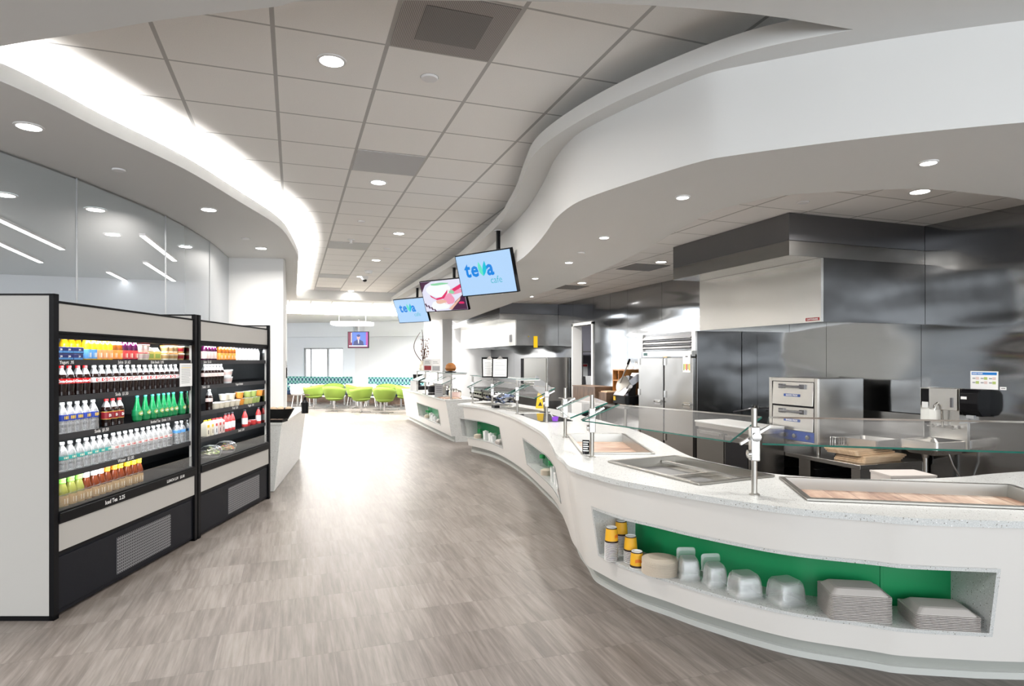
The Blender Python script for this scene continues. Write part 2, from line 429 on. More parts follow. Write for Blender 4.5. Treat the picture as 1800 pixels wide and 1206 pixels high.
# --- curves in plan
fas = [xy(v) for v in pz([(1298,272),(1223,286),(1106.5,322),(1029,349),(999.5,365),(974.6,386.6),(959.7,409),(934.8,438.8),(905,463.7)], ZS)]
fas = [xy(cw(4.6,2.72)), xy(cw(3.6,2.70)), xy(cw(2.9,2.75)), xy(cw(2.36,2.86)), xy(cw(1.75,3.06))] + fas + [xy(cw(-.57,9.5)), xy(cw(-1.83,13.1)), xy(cw(-2.97,16.35))]
FAS = smooth(cat(fas, 6), 3)
lip = [xy(v) for v in pz([(1500,52),(1315,90),(1160,145),(1050,195),(975,240),(938.6,271.5),(925.7,297.4),(917.7,317.3),(907.8,345),(891.8,373),(872,399),(797,465),(730.7,502.7),(687,530)], ZR)]
LIP = smooth(cat(lip, 6), 2)
arc = [xy(v) for v in pz([(1500,52),(1343,27),(1150,10),(900,2),(560,1),(483,12),(365,25),(273,37),(167,55),(0,82)], ZR)]
sof = [xy(v) for v in pz([(0,142),(100,188),(186,232),(325,297),(418,353),(492,399),(515,432),(524.6,452.6)], ZR)] 
arc += [xy(cw(-2.88,3.24))]
ARC = cat(arc, 4)
SOF = smooth(cat([xy(cw(-2.95,3.34))] + sof, 6), 3)
sl = SOF[-1]; SOF += [Vector((sl[0], y)) for y in (11.0, 13.0, 15.0, BFAR)]
# glass partition line
G = cat([xy(v) for v in [cw(-3.95,3.2), cw(-3.9,4.0)]+pz([(0,264),(135,313),(291,379),(368,424),(402,453)], ZR)], 4)
# main tile ceiling
struct(MB().box(-9, 6.6, -1.5, 16.7, ZT, ZT+.05).build('ceiling', 'tiles'))
# drywall ring (one plane at ZR): right + near part, then left part
endv = LIP[-1]
m = MB()
m.flat([xy(p) for p in reversed(ARC)] + [xy(p) for p in LIP[1:]] + [(FAS[-1].x+.02, FAS[-1].y)] + [xy(p) for p in reversed(FAS[:-1])] + [(6.3,FAS[0].y), (6.3,-4.5), (-9,-4.5), (-9,ARC[-1].y)], ZR, 0, True)
gl = [xy(p) for p in G]
m.flat([xy(p) for p in SOF] + [(-9, BFAR), (-9, ARC[-1].y), xy(ARC[-1])], ZR, 0, True)
# beam across the far end of the tile field
m.box(-9, FAS[-1].x+.05, BFAR, BFAR+.5, ZR, ZT+.02)
struct(m.build('ceiling_surround', 'soffit'))
# lip of the right bulkhead, thin upstand with a shadow gap under the tiles
lin = offs(LIP, -.05)
m = MB()
m.loft([[(p.x,p.y,ZR) for p in LIP], [(p.x,p.y,ZL) for p in LIP]], 0, True, flip=True)
m.loft([[(p.x,p.y,ZL) for p in LIP], [(p.x,p.y,ZL) for p in lin]], 0, False, flip=True)
m.loft([[(p.x,p.y,ZL) for p in lin], [(p.x,p.y,ZR) for p in lin]], 0, True, flip=True)
struct(m.build('trim_1', 'soffit'))
m = MB(); inn = offs(ARC, .05)
m.loft([[(p.x,p.y,ZR) for p in ARC], [(p.x,p.y,ZL) for p in ARC]], 0, True); m.loft([[(p.x,p.y,ZL) for p in ARC], [(p.x,p.y,ZL) for p in inn]], 0, True)
struct(m.build('trim_2', 'soffit'))
m = MB(); sin_ = offs(SOF, .05)
m.loft([[(p.x,p.y,ZR) for p in SOF], [(p.x,p.y,ZL) for p in SOF]], 0, True)
m.loft([[(p.x,p.y,ZL) for p in SOF], [(p.x,p.y,ZL) for p in sin_]], 0, False)
m.loft([[(p.x,p.y,ZL) for p in sin_], [(p.x,p.y,ZR) for p in sin_]], 0, True)
struct(m.build('trim_3', 'soffit'))
# cove light behind the left upstand
c0 = offs(SOF, .16); c1 = offs(SOF, .30)
cv = MB().loft([[(p.x,p.y,ZR+.035) for p in c0], [(p.x,p.y,ZR+.035) for p in c1]], 0, False)
cv = cv.build('cove_light', 'cove'); tag(cv, 'long curved cove light glowing above the edge of the left soffit', 'ceiling light')
# kitchen bulkhead: fascia and underside
kin = pz([(1160,422),(1247.7,372.5),(1320,355),(1389,342),(1541,333.6),(1637,332.4),(1732,342),(1800,351.5)], ZS)
kin = [xy(cw(-1.6,18.0)), xy(cw(-.2,12.5)), xy(cw(.82,8.8))] + [xy(v) for v in pz([(1039,483.6),(1089,461),(1148.8,431),(1183.6,409),(1223,388)], ZS)] + [xy(v) for v in kin[1:]] + [xy(cw(4.3,4.75)), xy(cw(4.9,5.3))]
KIN = smooth(cat(kin, 5), 3)
FE = (FAS[-1].x, FAS[-1].y)
m = MB()
m.loft([[(p.x,p.y,ZS) for p in FAS], [(p.x,p.y,ZR+.004) for p in FAS]], 0, True, flip=True)
m.flat([xy(p) for p in FAS] + [(FE[0]+1.4, BFAR+.1)] + [xy(p) for p in KIN] + [(6.2, KIN[-1].y), (6.2, FAS[0].y)], ZS, 0, True)
m.loft([[(p.x,p.y,ZS) for p in KIN], [(p.x,p.y,ZK+.1) for p in KIN]], 0, True, flip=True)
m.quad((FE[0],FE[1],ZS), (FE[0],FE[1],ZR), (FE[0]+1.6,FE[1]+.1,ZR), (FE[0]+1.6,FE[1]+.1,ZS))
struct(m.build('wall_bulkhead', 'soffit'))
kc = MB().flat([xy(p) for p in KIN] + [(6.2,KIN[-1].y), (6.2, 20.5), (KIN[0].x, 20.5)], ZK, 0, True)
struct(kc.build('ceiling_kitchen', 'ktiles'))
# right wall, stainless sheets with seams; door opening near the far end
DB0, DB1, DZ = 12.16, 13.2, 2.46
def wallpanel(b0, b1, z0, z1, mm): mm.box(AW, AW+.12, b0, b1, z0, z1)
m = MB()
for b0, b1 in ((2.0,3.55),(3.55,4.68),(4.68,5.9),(5.9,7.1),(7.1,8.32),(8.32,9.5),(9.5,10.7),(10.7,11.4),(11.4,DB0),(DB1,14.9),(14.9,16.1),(16.1,17.3),(17.3,19.6)):
    m.box(AW, AW+.12, b0+.0025, b1-.0025, 0, 3.06)
m.box(AW, AW+.12, DB0+.0025, DB1-.0025, DZ, 3.06)
struct(m.build('wall_right', 'steelwall'))
struct(MB().box(AW+.012, AW+.11, 2, DB0, 0, 3.06).box(AW+.012, AW+.11, DB1, 19.6, 0, 3.06).build('wall_right_seams', 'darksteel'))
struct(MB().box(AW, AW+.12, -4.5, 2.0, 0, 3.3).build('wall_right_near', 'white'))
# door frame (open doorway with deep reveal)
dr = thing('door_1', None, None, (AW, DB0, 0)); dr['kind'] = 'structure'
m = MB(); w = DB1-DB0
m.box(-.03,.20,-.02,.05,0,DZ+.05).box(-.03,.20,w-.05,w+.02,0,DZ+.05).box(-.03,.20,-.02,w+.02,DZ,DZ+.06)
m.build('door_frame', 'plastic_white', dr)
# room beyond the door
m = MB(); m.box(AW+3.2,AW+3.3,DB0-2,DB1+4,0,3.0).box(AW+.3,AW+3.2,DB1+2.6,DB1+2.7,0,3.0).box(AW+.12,AW+3.3,DB0-2,DB1+4,3.0,3.05).box(AW+.13,AW+3.3,DB0-1.9,DB0-1.8,0,3.0)
struct(m.build('wall_back_room', mat('back_room_grey', (.16,.155,.18), .6)))
# far white wall at the end of the kitchen, and the white column in front of it
BK = 19.6
struct(MB().box(3.95, AW+.12, BK, BK+.1, 0, 3.3).build('wall_far_kitchen', 'wall'))
struct(MB().box(3.67, 3.93, 15.88, 18.2, 0, ZS).build('wall_column', 'white'))
# left glass partition above / behind the coolers
m = MB()
m.loft([[(p.x,p.y,0) for p in G], [(p.x,p.y,ZR) for p in G]], 0, True, flip=True)
w1 = thing('window_1', None, None); w1['kind'] = 'structure'
m.build('partition_glass', 'partglass', w1)
m = MB()
for px, py in ((135,313),(291,379),(368,424)):
    p = P(px, py, ZR); m.box(p.x-.006, p.x+.006, p.y-.006, p.y+.006, 0, ZR)
m.build('glazing_joint', 'grey', w1)
# pillar right of the glass, wall running on
pa, pb = P(402,453,ZR), P(498,455,ZR)
tv = (pb-pa).normalized(); nv = Vector((-tv.y, tv.x, 0))
q = [pa, pb, pb+nv*.15, pa+nv*.8]
m = MB().prism([xy(v) for v in q], 0, ZR)
m.box(pb.x-.25, pb.x, pb.y+.1, 15.9, 0, ZR)
struct(m.build('wall_left', 'white'))
struct(MB().box(pb.x, pb.x+.012, pb.y+.25, 15.9, 0, .12).build('baseboard_left', 'grey'))
# the room behind the glass
m = MB()
m.box(-13, -12.9, -3, 16, 0, 3.3).box(-13, pa.x, 13.5, 13.6, 0, 3.3)
struct(m.build('wall_office', 'bluewall'))
m = MB(); m.flat([xy(p) for p in G] + [(pa.x, 13.5), (-13,13.5), (-13,-3), (G[0].x,-3)], ZR-.015, 0, True)
struct(m.build('ceiling_office', mat('office_ceiling', (.55,.63,.66), .7)))
# unseen dining wall with openings, added to cut glare from the world
m = MB().box(-14.2,-14,12,33,0,.7).box(-14.2,-14,12,33,2.55,3.6)
for k in range(10): m.box(-14.2,-14,12+k*2.25,12.75+k*2.25,.7,2.55)
struct(m.build('wall_dining_unseen', 'bluewall'))
# wall left of / behind the camera
struct(MB().box(-9, -8.9, -4.5, 3.0, 0, 3.3).build('wall_near_left', 'white'))
# ------------------------------------------------ dining area beyond
m = MB()
m.flat([(-16,BFAR+.5),(3.9,BFAR+.5),(3.9,BFAR+5.2),(-16,BFAR+5.2)], ZT, 0, True)
struct(m.build('ceiling_dining', 'tiles'))
m = MB(); y0 = BFAR+5.2
m.box(-16, 5, y0, y0+8, ZR, ZT+.1)
m.box(-16, -.8, BFAR+.5, y0+8, ZT+.06, ZT+.2)
struct(m.build('ceiling_far', 'soffit'))
# far walls
FW = thing('wall_far', None, None); FW['kind'] = 'structure'
wl, wr = D(430, 27.2), D(652, 25.6)
def wallseg(a, b, z0, z1, t, name, mt, par=None):
    d = (b-a).normalized(); n = Vector((-d.y, d.x, 0))
    q = [a, b, b+n*t, a+n*t]
    return MB().prism([xy(v) for v in q], z0, z1).build(name, mt, par)
# ================================================================== lamps
def downlight(px, py, z, r, power, label, spread=160):
    p = P(px, py, z) if py is not None else px
    t = thing('downlight', label, 'ceiling light', (p.x,p.y,z), 0, 'recessed downlights')
    MB().lathe([(r,-.004),(r,-.009),(r*1.22,-.005),(r*1.24,0)], 28).build('trim_ring', 'fixture', t)
    MB().lathe([(0,-.0045),(r,-.0045)], 28).build('diffuser', 'lamp', t)
    ld = bpy.data.lights.new('downlight_lamp', 'AREA'); ld.shape = 'DISK'; ld.size = r*2; ld.energy = power; ld.color = (1,.965,.92); ld.spread = radians(spread)
    lo = bpy.data.objects.new('downlight_lamp', ld); COL.objects.link(lo); lo.location = (p.x,p.y,z-.012)
    return t
for i, (px, py) in enumerate([(583,106),(665,320),(701,410),(661,457),(633,486),(617,511)]):
    downlight(px, py, ZT, .07, PW_MAIN*(1,1,1,1,.7,.08)[i], '%s bright round downlight from the near end of the middle tile ceiling' % ORD[i])
for i, (px, py) in enumerate([(51,222),(367,368),(459,436)]):
    downlight(px, py, ZR, .07, PW_LEFT, 'recessed downlight in the left soffit, ' + ['nearest the camera','above the right end of the glass wall','in front of the white pillar'][i])
for i, (px, py) in enumerate([(1632,285),(1200,346),(1062,417),(1000,461),(941,489)]):
    downlight(px, py, ZS, .04, PW_SOF, '%s small downlight from the right in the curved kitchen soffit' % ORD[i])
for i, (px, py) in enumerate([(1617,336),(1162,460),(1023,497),(932,521)]):
    downlight(px, py, ZK, .07, PW_KIT*(1,1,2,2.5)[i], '%s downlight from the right in the kitchen tile ceiling' % ORD[i])
for i, (a, b) in enumerate(((4.2,16.6),(4.2,18.6))):  # unseen downlights added to brighten the far kitchen wall
    downlight(Vector((a,b,ZK)), None, ZK, .07, PW_KIT*2, 'added downlight hidden in the kitchen ceiling beside the far hood, %s from the doorway' % ORD[i])
ld = bpy.data.lights.new('back_room_fill', 'AREA'); ld.shape = 'RECTANGLE'; ld.size = .3; ld.size_y = 1.2; ld.energy = 45  # lamp without a fixture, added to brighten the room beyond the door
lo = bpy.data.objects.new('back_room_fill', ld); COL.objects.link(lo); lo.location = (AW+1.5, DB0+1.8, 2.96)
# ================================================================== serving counters
LEAN0, LEAN1, ZB, ZU = .02, .14, .12, .835      # inset of the panel at its top / bottom
def inset(z): return LEAN0 + (ZU-z)/(ZU-ZB)*(LEAN1-LEAN0)
top = pz([(803.7,710),(853,716.5),(896.7,730),(931.4,747.5),(955,762),(969.7,782),(977,796.7),(989.8,807.7),(1000,818.7),(1026.7,828),(1080,842.7),(1146.7,855),(1200,865),(1300,881),(1400,894),(1533,905),(1600,910.6),(1719,914.6),(1800,916.6)], ZC)
TOP = smooth(cat([xy(v) for v in top] + [xy(cw(3.1,3.0)), xy(cw(3.9,3.02))], 12), 6)
bk = [cw(-.62,12.2), cw(-.125,12.0), cw(.259,11.0), cw(.61,10.3), cw(.78,9.81), cw(1.19,8.11), cw(1.348,7.3), cw(1.414,6.81), cw(1.448,6.08), cw(1.447,5.39), cw(1.484,4.96), cw(1.628,4.655), cw(1.8,4.3), cw(2.2,4.13), cw(2.634,4.11), cw(3.05,4.196), cw(3.27,4.287), cw(3.63,4.4), cw(4.0,4.5)]
BACK = smooth(cat([xy(v) for v in bk], 6), 3)
def crect(c, d, l, w):
    "rectangle: corner c, unit dir d along length l, width w to the left"
    n = Vector((-d.y, d.x)); return [c, c+d*l, c+d*l+n*w, c+n*w]
def rect_from(p, q, w, l=None):
    d = (q-p); l = l or d.length; return crect(p, d.normalized(), l, w)
V2 = lambda v: Vector((v[0], v[1]))
WELLS = [rect_from(V2(cw(.578,6.59)), V2(cw(.578,5.20)), .62),
         rect_from(V2(cw(.735,4.78)), V2(cw(1.17,3.89)), .67),
         rect_from(V2(cw(1.645,3.465)), V2(cw(2.98,3.205)), .68),
         rect_from(V2(cw(.10,9.09)), V2(cw(.365,7.97)), .44),
         rect_from(V2(cw(-.29,10.36)), V2(cw(.14,9.40)), .42),
         rect_from(V2(cw(-.71,11.36)), V2(cw(-.34,10.53)), .38)]
def slab(m, outer, holes, z0, z1, mi=0):
    loops = [[Vector((p[0],p[1],0)) for p in outer]] + [[Vector((p[0],p[1],0)) for p in h] for h in holes]
    t = tessellate_polygon(loops); vs = [p for l in loops for p in l]; fs = []
    for f in t:
        q = [vs[i] for i in f]; ar = (q[1]-q[0]).cross(q[2]-q[0]).z
        if abs(ar) < 1e-9: continue
        fs.append(tuple(f) if ar > 0 else tuple(f)[::-1])
    m.add([(p.x,p.y,z1) for p in vs], fs, mi)
    m.add([(p.x,p.y,z0) for p in vs], [f[::-1] for f in fs], mi)
    for k, h in enumerate(loops):
        n = len(h)
        m.add([(p.x,p.y,z0) for p in h]+[(p.x,p.y,z1) for p in h], [(i,(i+1) % n,(i+1) % n+n,i+n) for i in range(n)], mi)
    return m
def shrink(r, d):
    c = sum(r, Vector((0,0)))/4
    out = []
    for i, p in enumerate(r):
        a = (r[i-1]-p).normalized(); b = (r[(i+1) % 4]-p).normalized(); out.append(p+(a+b)*d)
    return out
ct = slab(MB(), TOP + BACK[::-1], [shrink(w, .025) for w in WELLS], ZU, ZC).build('countertop', 'quartz', bevel=0, fix=True)
tag(ct, 'long winding white speckled stone worktop with sunken wells, running along the kitchen', 'countertop')

def px_of(p):
    x, y = p[0]*CT-p[1]*ST, p[0]*ST+p[1]*CT
    return 900+F*x/y
def idx(poly, px):
    o = offs(poly, .09); return min(range(len(poly)), key=lambda i: abs(px_of(o[i])-px))
def panelrow(seg, z): return [(p.x,p.y,z) for p in offs(seg, inset(z))]
NZ0, NZ1, NDEP = .275, .60, .34
def counter_base(name, label, poly, i0, i1, niches, caps, back=None, big=None):
    t = thing(name, label, 'counter base')
    seg = poly[i0:i1+1]
    zs = [ZB, NZ0, NZ1, ZU]
    full = {z: [(p.x,p.y,z) for p in offs(poly, inset(z))] for z in zs}
    m = MB()
    cuts = sorted(niches)
    for a, b in zip(zs, zs[1:]):
        if a == NZ0:
            e = i0
            for n0, n1 in cuts+[(i1, i1)]:
                if n0 > e: m.loft([full[a][e:n0+1], full[b][e:n0+1]], 0, True, flip=True)
                e = n1
        else: m.loft([full[a][i0:i1+1], full[b][i0:i1+1]], 0, True, flip=True)
    # return under the panel, towards the kick
    kick = offs(poly, .215)[i0:i1+1]
    m.loft([[(p.x,p.y,ZB) for p in kick], full[ZB][i0:i1+1]], 0, False, flip=True)
    m.build('front_panel', 'laminate', t)
    lipk = offs(poly, .20)[i0:i1+1]
    m = MB().loft([[(p.x,p.y,0) for p in kick], [(p.x,p.y,ZB) for p in kick]], 0, True, flip=True)
    m.loft([[(p.x,p.y,0) for p in lipk], [(p.x,p.y,.035) for p in lipk]], 1, True, flip=True)
    m.loft([[(p.x,p.y,.035) for p in lipk], [(p.x,p.y,.04) for p in kick]], 1, True, flip=True)
    m.build('toe_kick', ['kick', 'kicklip'], t)
    for n0, n1 in cuts:
        fr = {z: offs(poly, inset(z)-.006)[n0:n1+1] for z in (NZ0-.02, NZ0, NZ1, NZ1+.02)}
        bkk = offs(poly, inset(.45)+(NDEP if (n0,n1) == big else .245))[n0:n1+1]
        m = MB(); Z3 = lambda pts, z: [(p.x,p.y,z) for p in pts]
        # shelf, head, and their front edges
        m.loft([Z3(fr[NZ0], NZ0), Z3(bkk, NZ0)], 0, False, flip=True); m.loft([Z3(fr[NZ0-.02], NZ0-.02), Z3(fr[NZ0], NZ0)], 0, True, flip=True)
        m.loft([Z3(bkk, NZ1), Z3(fr[NZ1], NZ1)], 0, False, flip=True); m.loft([Z3(fr[NZ1], NZ1), Z3(fr[NZ1+.02], NZ1+.02)], 0, True, flip=True)
        for k, s in ((0,1),(-1,-1)):
            a0, a1, b0 = fr[NZ0-.02][k], fr[NZ1+.02][k], bkk[k]
            f = [(a0.x,a0.y,NZ0-.02),(b0.x,b0.y,NZ0-.02),(b0.x,b0.y,NZ1+.02),(a1.x,a1.y,NZ1+.02)]
            m.quad(*(f if s > 0 else f[::-1]))
            d = (fr[NZ0][min(1,len(bkk)-1)]-fr[NZ0][0]).normalized() if k == 0 else (fr[NZ0][-2]-fr[NZ0][-1]).normalized()
            w = d*-.018
            g = [(a0.x,a0.y,NZ0-.02),(a1.x,a1.y,NZ1+.02),(a1.x+w.x,a1.y+w.y,NZ1+.02),(a0.x+w.x,a0.y+w.y,NZ0-.02)]
            m.quad(*(g if s > 0 else g[::-1]))
        nn = m.build('niche', 'quartz', t, fix=False)
        MB().loft([Z3(bkk, NZ0), Z3(bkk, NZ1)], 0, True, flip=True).build('niche_back', 'green', nn)
    # closed ends and back
    m = MB()
    for i, s in caps:
        pr = [full[z][i] for z in (ZB, ZU)]; n = (Vector(offs(poly, .62)[i])-poly[i])
        kp = offs(poly, .215)[i]
        b0 = poly[i]+n
        f = [pr[0], pr[1], (b0.x,b0.y,ZU), (b0.x,b0.y,0), (kp.x,kp.y,0), (kp.x,kp.y,ZB)]
        m.add(f, [(0,1,2,3,4,5) if s > 0 else (5,4,3,2,1,0)])
    if caps: m.build('end_panel', 'quartz', t)
    if back:
        MB().loft([[(p[0],p[1],0) for p in back], [(p[0],p[1],ZU) for p in back]], 0, True).build('back_panel', 'laminate', t)
    return t
iJ = max(i for i in range(len(TOP)) if px_of(TOP[i]) <= 988)
TOPi = TOP
nA = (idx(TOP[:iJ], 804), idx(TOP[:iJ], 881)); 
nB = (idx(TOP[:iJ], 925), idx(TOP[:iJ+3], 982)); 
oC = offs(TOP, .10); nC = (min(i for i in range(iJ, len(TOP)) if px_of(oC[i]) >= 1050), min(i for i in range(iJ, len(TOP)) if px_of(oC[i]) >= 1736))
bo = offs(BACK, -.03); nb = len(bo)
cb1 = counter_base('counter_base', 'white winding counter base leaning inwards, with three green-backed niches', TOP, 2, len(TOP)-1, [nA, nB, nC], [(2, 1)], [xy(p) for p in bo[2:]], nC)
sm_ = TOP[iJ]; MB().add([(q.x,q.y,z) for z in (ZB, ZU) for q in (offs(TOP, inset(z)-.0006)[iJ], offs(TOP, inset(z)-.0006)[iJ]+(TOP[iJ+1]-TOP[iJ]).normalized()*.003)], [(0,1,3,2)]).build('panel_seam', 'grey', cb1)
# far island counter
I0, I1 = V2(P(706,683.5,ZC)), V2(P(782,702.7,ZC))
d = (I1-I0).normalized(); nrm = Vector((-d.y, d.x))
ISL = [I0+d*((I1-I0).length*k/24) for k in range(25)]
IB = [I0+nrm*.72, I1+nrm*.72]
ict = MB().prism([xy(I0), xy(I1), xy(IB[1]), xy(IB[0])], ZU, ZC).build('countertop', 'quartz', bevel=.004)
tag(ict, 'straight white stone worktop of the far island counter beyond the winding one', 'countertop')
cb3 = counter_base('counter_base', 'far white island counter base with leaning stone end and one small niche', ISL, 0, 24, [(idx(ISL, 736), idx(ISL, 771))], [(24, -1)], [xy(IB[0]-nrm*.05), xy(IB[1]-nrm*.05)])

# ---- drop-in wells
def well(r, name, label, depth, floor_mat, frame='satin', divs=None, flush=False):
    c = sum(r, Vector((0,0)))/4; dd = (r[1]-r[0]); rz = atan2(dd.y, dd.x); lx, ly = dd.length/2, (r[3]-r[0]).length/2
    t = thing(name, label, 'food well', (c.x,c.y,ZC+.001), rz)
    if flush:
        MB().rbox(-lx,lx,-ly,ly,.0,.008,.01).build('glass_top', floor_mat, t)
        return t
    w = .032
    m = MB()
    for x0,x1,y0,y1 in ((-lx,lx,-ly,-ly+w),(-lx,lx,ly-w,ly),(-lx,-lx+w,-ly+w,ly-w),(lx-w,lx,-ly+w,ly-w)): m.box(x0,x1,y0,y1,0,.014)
    m.build('rim', frame, t, bevel=.003)
    a, b = lx-w, ly-w
    m = MB()
    for q in (((-a,-b),(a,-b)),((a,-b),(a,b)),((a,b),(-a,b)),((-a,b),(-a,-b))):
        (x0,y0),(x1,y1) = q
        m.quad((x0,y0,.012),(x1,y1,.012),(x1*.985,y1*.985,-depth),(x0*.985,y0*.985,-depth))
    m.build('liner', frame, t)
    MB().box(-a*.985,a*.985,-b*.985,b*.985,-depth-.012,-depth).build('well_floor', floor_mat, t)
    if divs:
        m = MB()
        for x0,x1,y0,y1,z in divs: m.box(x0*a,x1*a,y0*b,y1*b,z-.008,z)
        m.build('divider_bar', 'steellight', t)
    return t
well(WELLS[0], 'heated_display_well', 'steel-rimmed sunken well with plank-print floor behind the first glass guard post', .07, 'plankwood')
w2 = well(WELLS[1], 'cold_pan_well', 'empty stainless sunken pan well with cross bars in the near worktop', .06, 'satin')
c = Vector(w2.location)
a, b = .50, .30
m = MB()
for x0,x1,y0,y1 in ((-.45,.0,-.27,.15),(.04,.45,-.27,.10)):
    dz = .20 if x0 < 0 else .12
    m.box(x0,x1,y0,y1,-.062-.005,-.056)
m.build('pan', mat('dull_pan', (.25,.25,.25), .5, 1.0), w2)
m = MB().box(.005,.035,-.29,.29,-.05,-.03).box(-.45,.45,.155,.185,-.0295,-.012)
m.build('divider_bar', 'steellight', w2)
well(WELLS[2], 'heated_display_well', 'wide steel-rimmed well with plank-print floor at the near right of the worktop', .06, 'plankwood')
M['blackglass'] = mat('black_glass', (.012,.012,.014), .08)
well(WELLS[3], 'ceramic_hot_plate', 'flat black glass hot plate beside the purple scoop', .0, 'blackglass', flush=True)
well(WELLS[4], 'cold_pan_well', 'second stainless sunken well beyond the black glass hot plate', .07, 'satin')
well(WELLS[5], 'cold_pan_well', 'stainless sunken well at the far left end of the winding worktop', .07, 'satin')

# ================================================================== things in the niches
M['cupart'] = mat('cup_yellow', (.80,.42,.02), .45); M['cupdark'] = mat('cup_dark', (.03,.015,.01), .5); M['cupwhite'] = mat('cup_white', (.82,.82,.80), .5)
M['pulp'] = mat('moulded_pulp', (.62,.54,.44), .85); M['pulpgrey'] = mat('grey_moulded_pulp', (.55,.51,.48), .9)
def cup_proto():
    t = thing('paper_cup', None, 'cup', group='paper cups in the niche')
    prof = [(.047,0),(.0488,.0015),(.047,.0035),(.0466,.004),(.0455,.018),(.043,.055),(.0385,.098),(.036,.105),(.0355,.108)]
    MB().lathe(prof, 24, mis=[2,2,2,1,0,0,1,2]).build('cup_body', ['cupart','cupdark','cupwhite'], t)
    MB().lathe([(.0355,.108),(.034,.108),(.033,.101),(0,.101)], 24).build('cup_base', 'cupwhite', t)
    m = MB()
    cols = [-.5+.1*i for i in range(11)]
    rad = lambda z: (.0455-.0676*(z-.018) if z < .055 else .043-.1047*(z-.055))+.0001
    m.loft([[(rad(z+.006*cos(q*3))*sin(q), -rad(z+.006*cos(q*3))*cos(q), z+.006*cos(q*3)) for q in cols] for z in (.036,.043,.05,.057)], 0, True)
    m.build('cup_print', mat('cup_orange', (.75,.18,.01), .5), t)
    return t
cup = cup_proto(); first = [cup]
def place(proto, used, loc, rz, label, group=None):
    if used: o = used.pop(); o.location = loc; o.rotation_euler = (0,0,rz); o['label'] = label; return o
    return dup(proto, loc, rz, label, group)
def cup_stack(px, py, n, step, where):
    p = P(px, py, NZ0)
    for k in range(n):
        lab = ('yellow paper cup, topmost of ' if k == n-1 else 'paper cup, %s from the shelf in ' % ORD[k]) + where if n > 1 else where
        place(cup, first, (p.x, p.y, NZ0+.001+k*step), 2*pi*((k*7) % 24)/24 if n > 1 else -.3, lab)
cup_stack(1075, 984, 15, .0085, 'the front left cup stack')
cup_stack(1092, 972.5, 16, .0085, 'the back-corner cup stack of the niche')
cup_stack(1108.5, 987, 9, .0088, 'the short cup stack left of the plates')
cup_stack(1119.5, 997, 1, 0, 'single yellow paper cup standing alone in front of the short cup stack')
def shell(m, prof, n, th, sx=1, sy=1, mi=0):
    m.lathe(prof, n, mis=mi, sx=sx, sy=sy)
def plate_mesh(r):
    return MB().lathe([(0,0),(r*.66,0),(r*.74,.004),(r,.012),(r+.001,.0145),(r*.74,.0068),(r*.65,.0028),(0,.0028)], 36).mesh('plate', 'pulp')
pme = plate_mesh(.118)
def stack_plates(px, py, n, where, r=1.0, group='plates in the niches', z=NZ0):
    p = P(px, py, z)
    for k in range(n):
        o = bpy.data.objects.new('paper_plate', pme); COL.objects.link(o); o.scale = (r,r,1)
        o.location = (p.x+random.uniform(-.002,.002), p.y+random.uniform(-.002,.002), z+.016+k*.0062); o.rotation_euler = (pi,0,random.random()*6)
        tag(o, ('round pulp plate, topmost of ' if k == n-1 else 'round pulp plate, %s up in ' % ORD[k]) + where, 'plate', group)
stack_plates(1160.5, 1006, 15, 'the big plate stack in the long niche')
def frect(hx, hy, r, n=5, flute=0, amp=0):
    pts = rrect(-hx, hx, -hy, hy, r, n)
    if flute:
        dense = []
        for i in range(len(pts)):
            a, b = Vector(pts[i]), Vector(pts[(i+1) % len(pts)]); k = max(1, int((b-a).length/.006))
            dense += [a+(b-a)*j/k for j in range(k)]
        out = []; s = 0
        for i, p in enumerate(dense):
            out.append(p*(1+amp*sin(s*2*pi/flute))); s += (dense[(i+1) % len(dense)]-p).length
        return out
    return [Vector(p) for p in pts]
def clam(hx, hy, h):
    "upturned clear container, fluted sides and flat crowned top"
    m = MB(); rows = []
    for f, z, am in ((1.10,0,0),(1.10,.004,0),(1.0,.006,.0),(.97,.03,.022),(.93,h*.6,.022),(.86,h*.82,.015),(.72,h*.98,.0),(.66,h,.0)):
        rows.append([(p.x*f, p.y*f, z) for p in frect(hx, hy, .022, 5, .014, am)])
    m.loft(rows, 0, True, True)
    n = len(rows[-1]); m.add([(0,0,h)]+rows[-1], [(0,i+1,(i+1) % n+1) for i in range(n)])
    return m
for i, (px, py, hx, hy, h, where, lid) in enumerate([(1211,1026,.061,.061,.115,'left small clear container stack',1),(1257,1039,.061,.061,.115,'right small clear container stack',1),(1309,1056,.080,.075,.115,'left large clear container stack',0),(1381,1068,.084,.078,.115,'right large clear container stack',0)]):
    p = P(px, py-10, NZ0); rz = -.35 + i*.09
    for k in range(3):
        t = thing('clear_clamshell', ('topmost upturned clear plastic container of the ' if k == 2 else '%s clear plastic container from the shelf in the ' % ORD[k]) + where, 'food container', (p.x,p.y,NZ0+.001+k*.009), rz, 'clear containers in the long niche')
        clam(hx, hy, h).build('tub', 'clamshell', t)
        if lid and k == 2:
            m = MB(); fr = rrect(-hx, hx, 0, .12, .02)
            m.add([(x, hy*1.12+.004*(y/.12), y+.035) for x, y in fr], [tuple(range(len(fr)))])
            inner = rrect(-hx*.8, hx*.8, .02, .10, .015)
            m.loft([[(x, hy*1.12+.001, y+.035) for x, y in fr], [(x, hy*1.12-.006, y+.035) for x, y in inner]], 0, False, True)
            m.build('lid', 'clamshell', t)
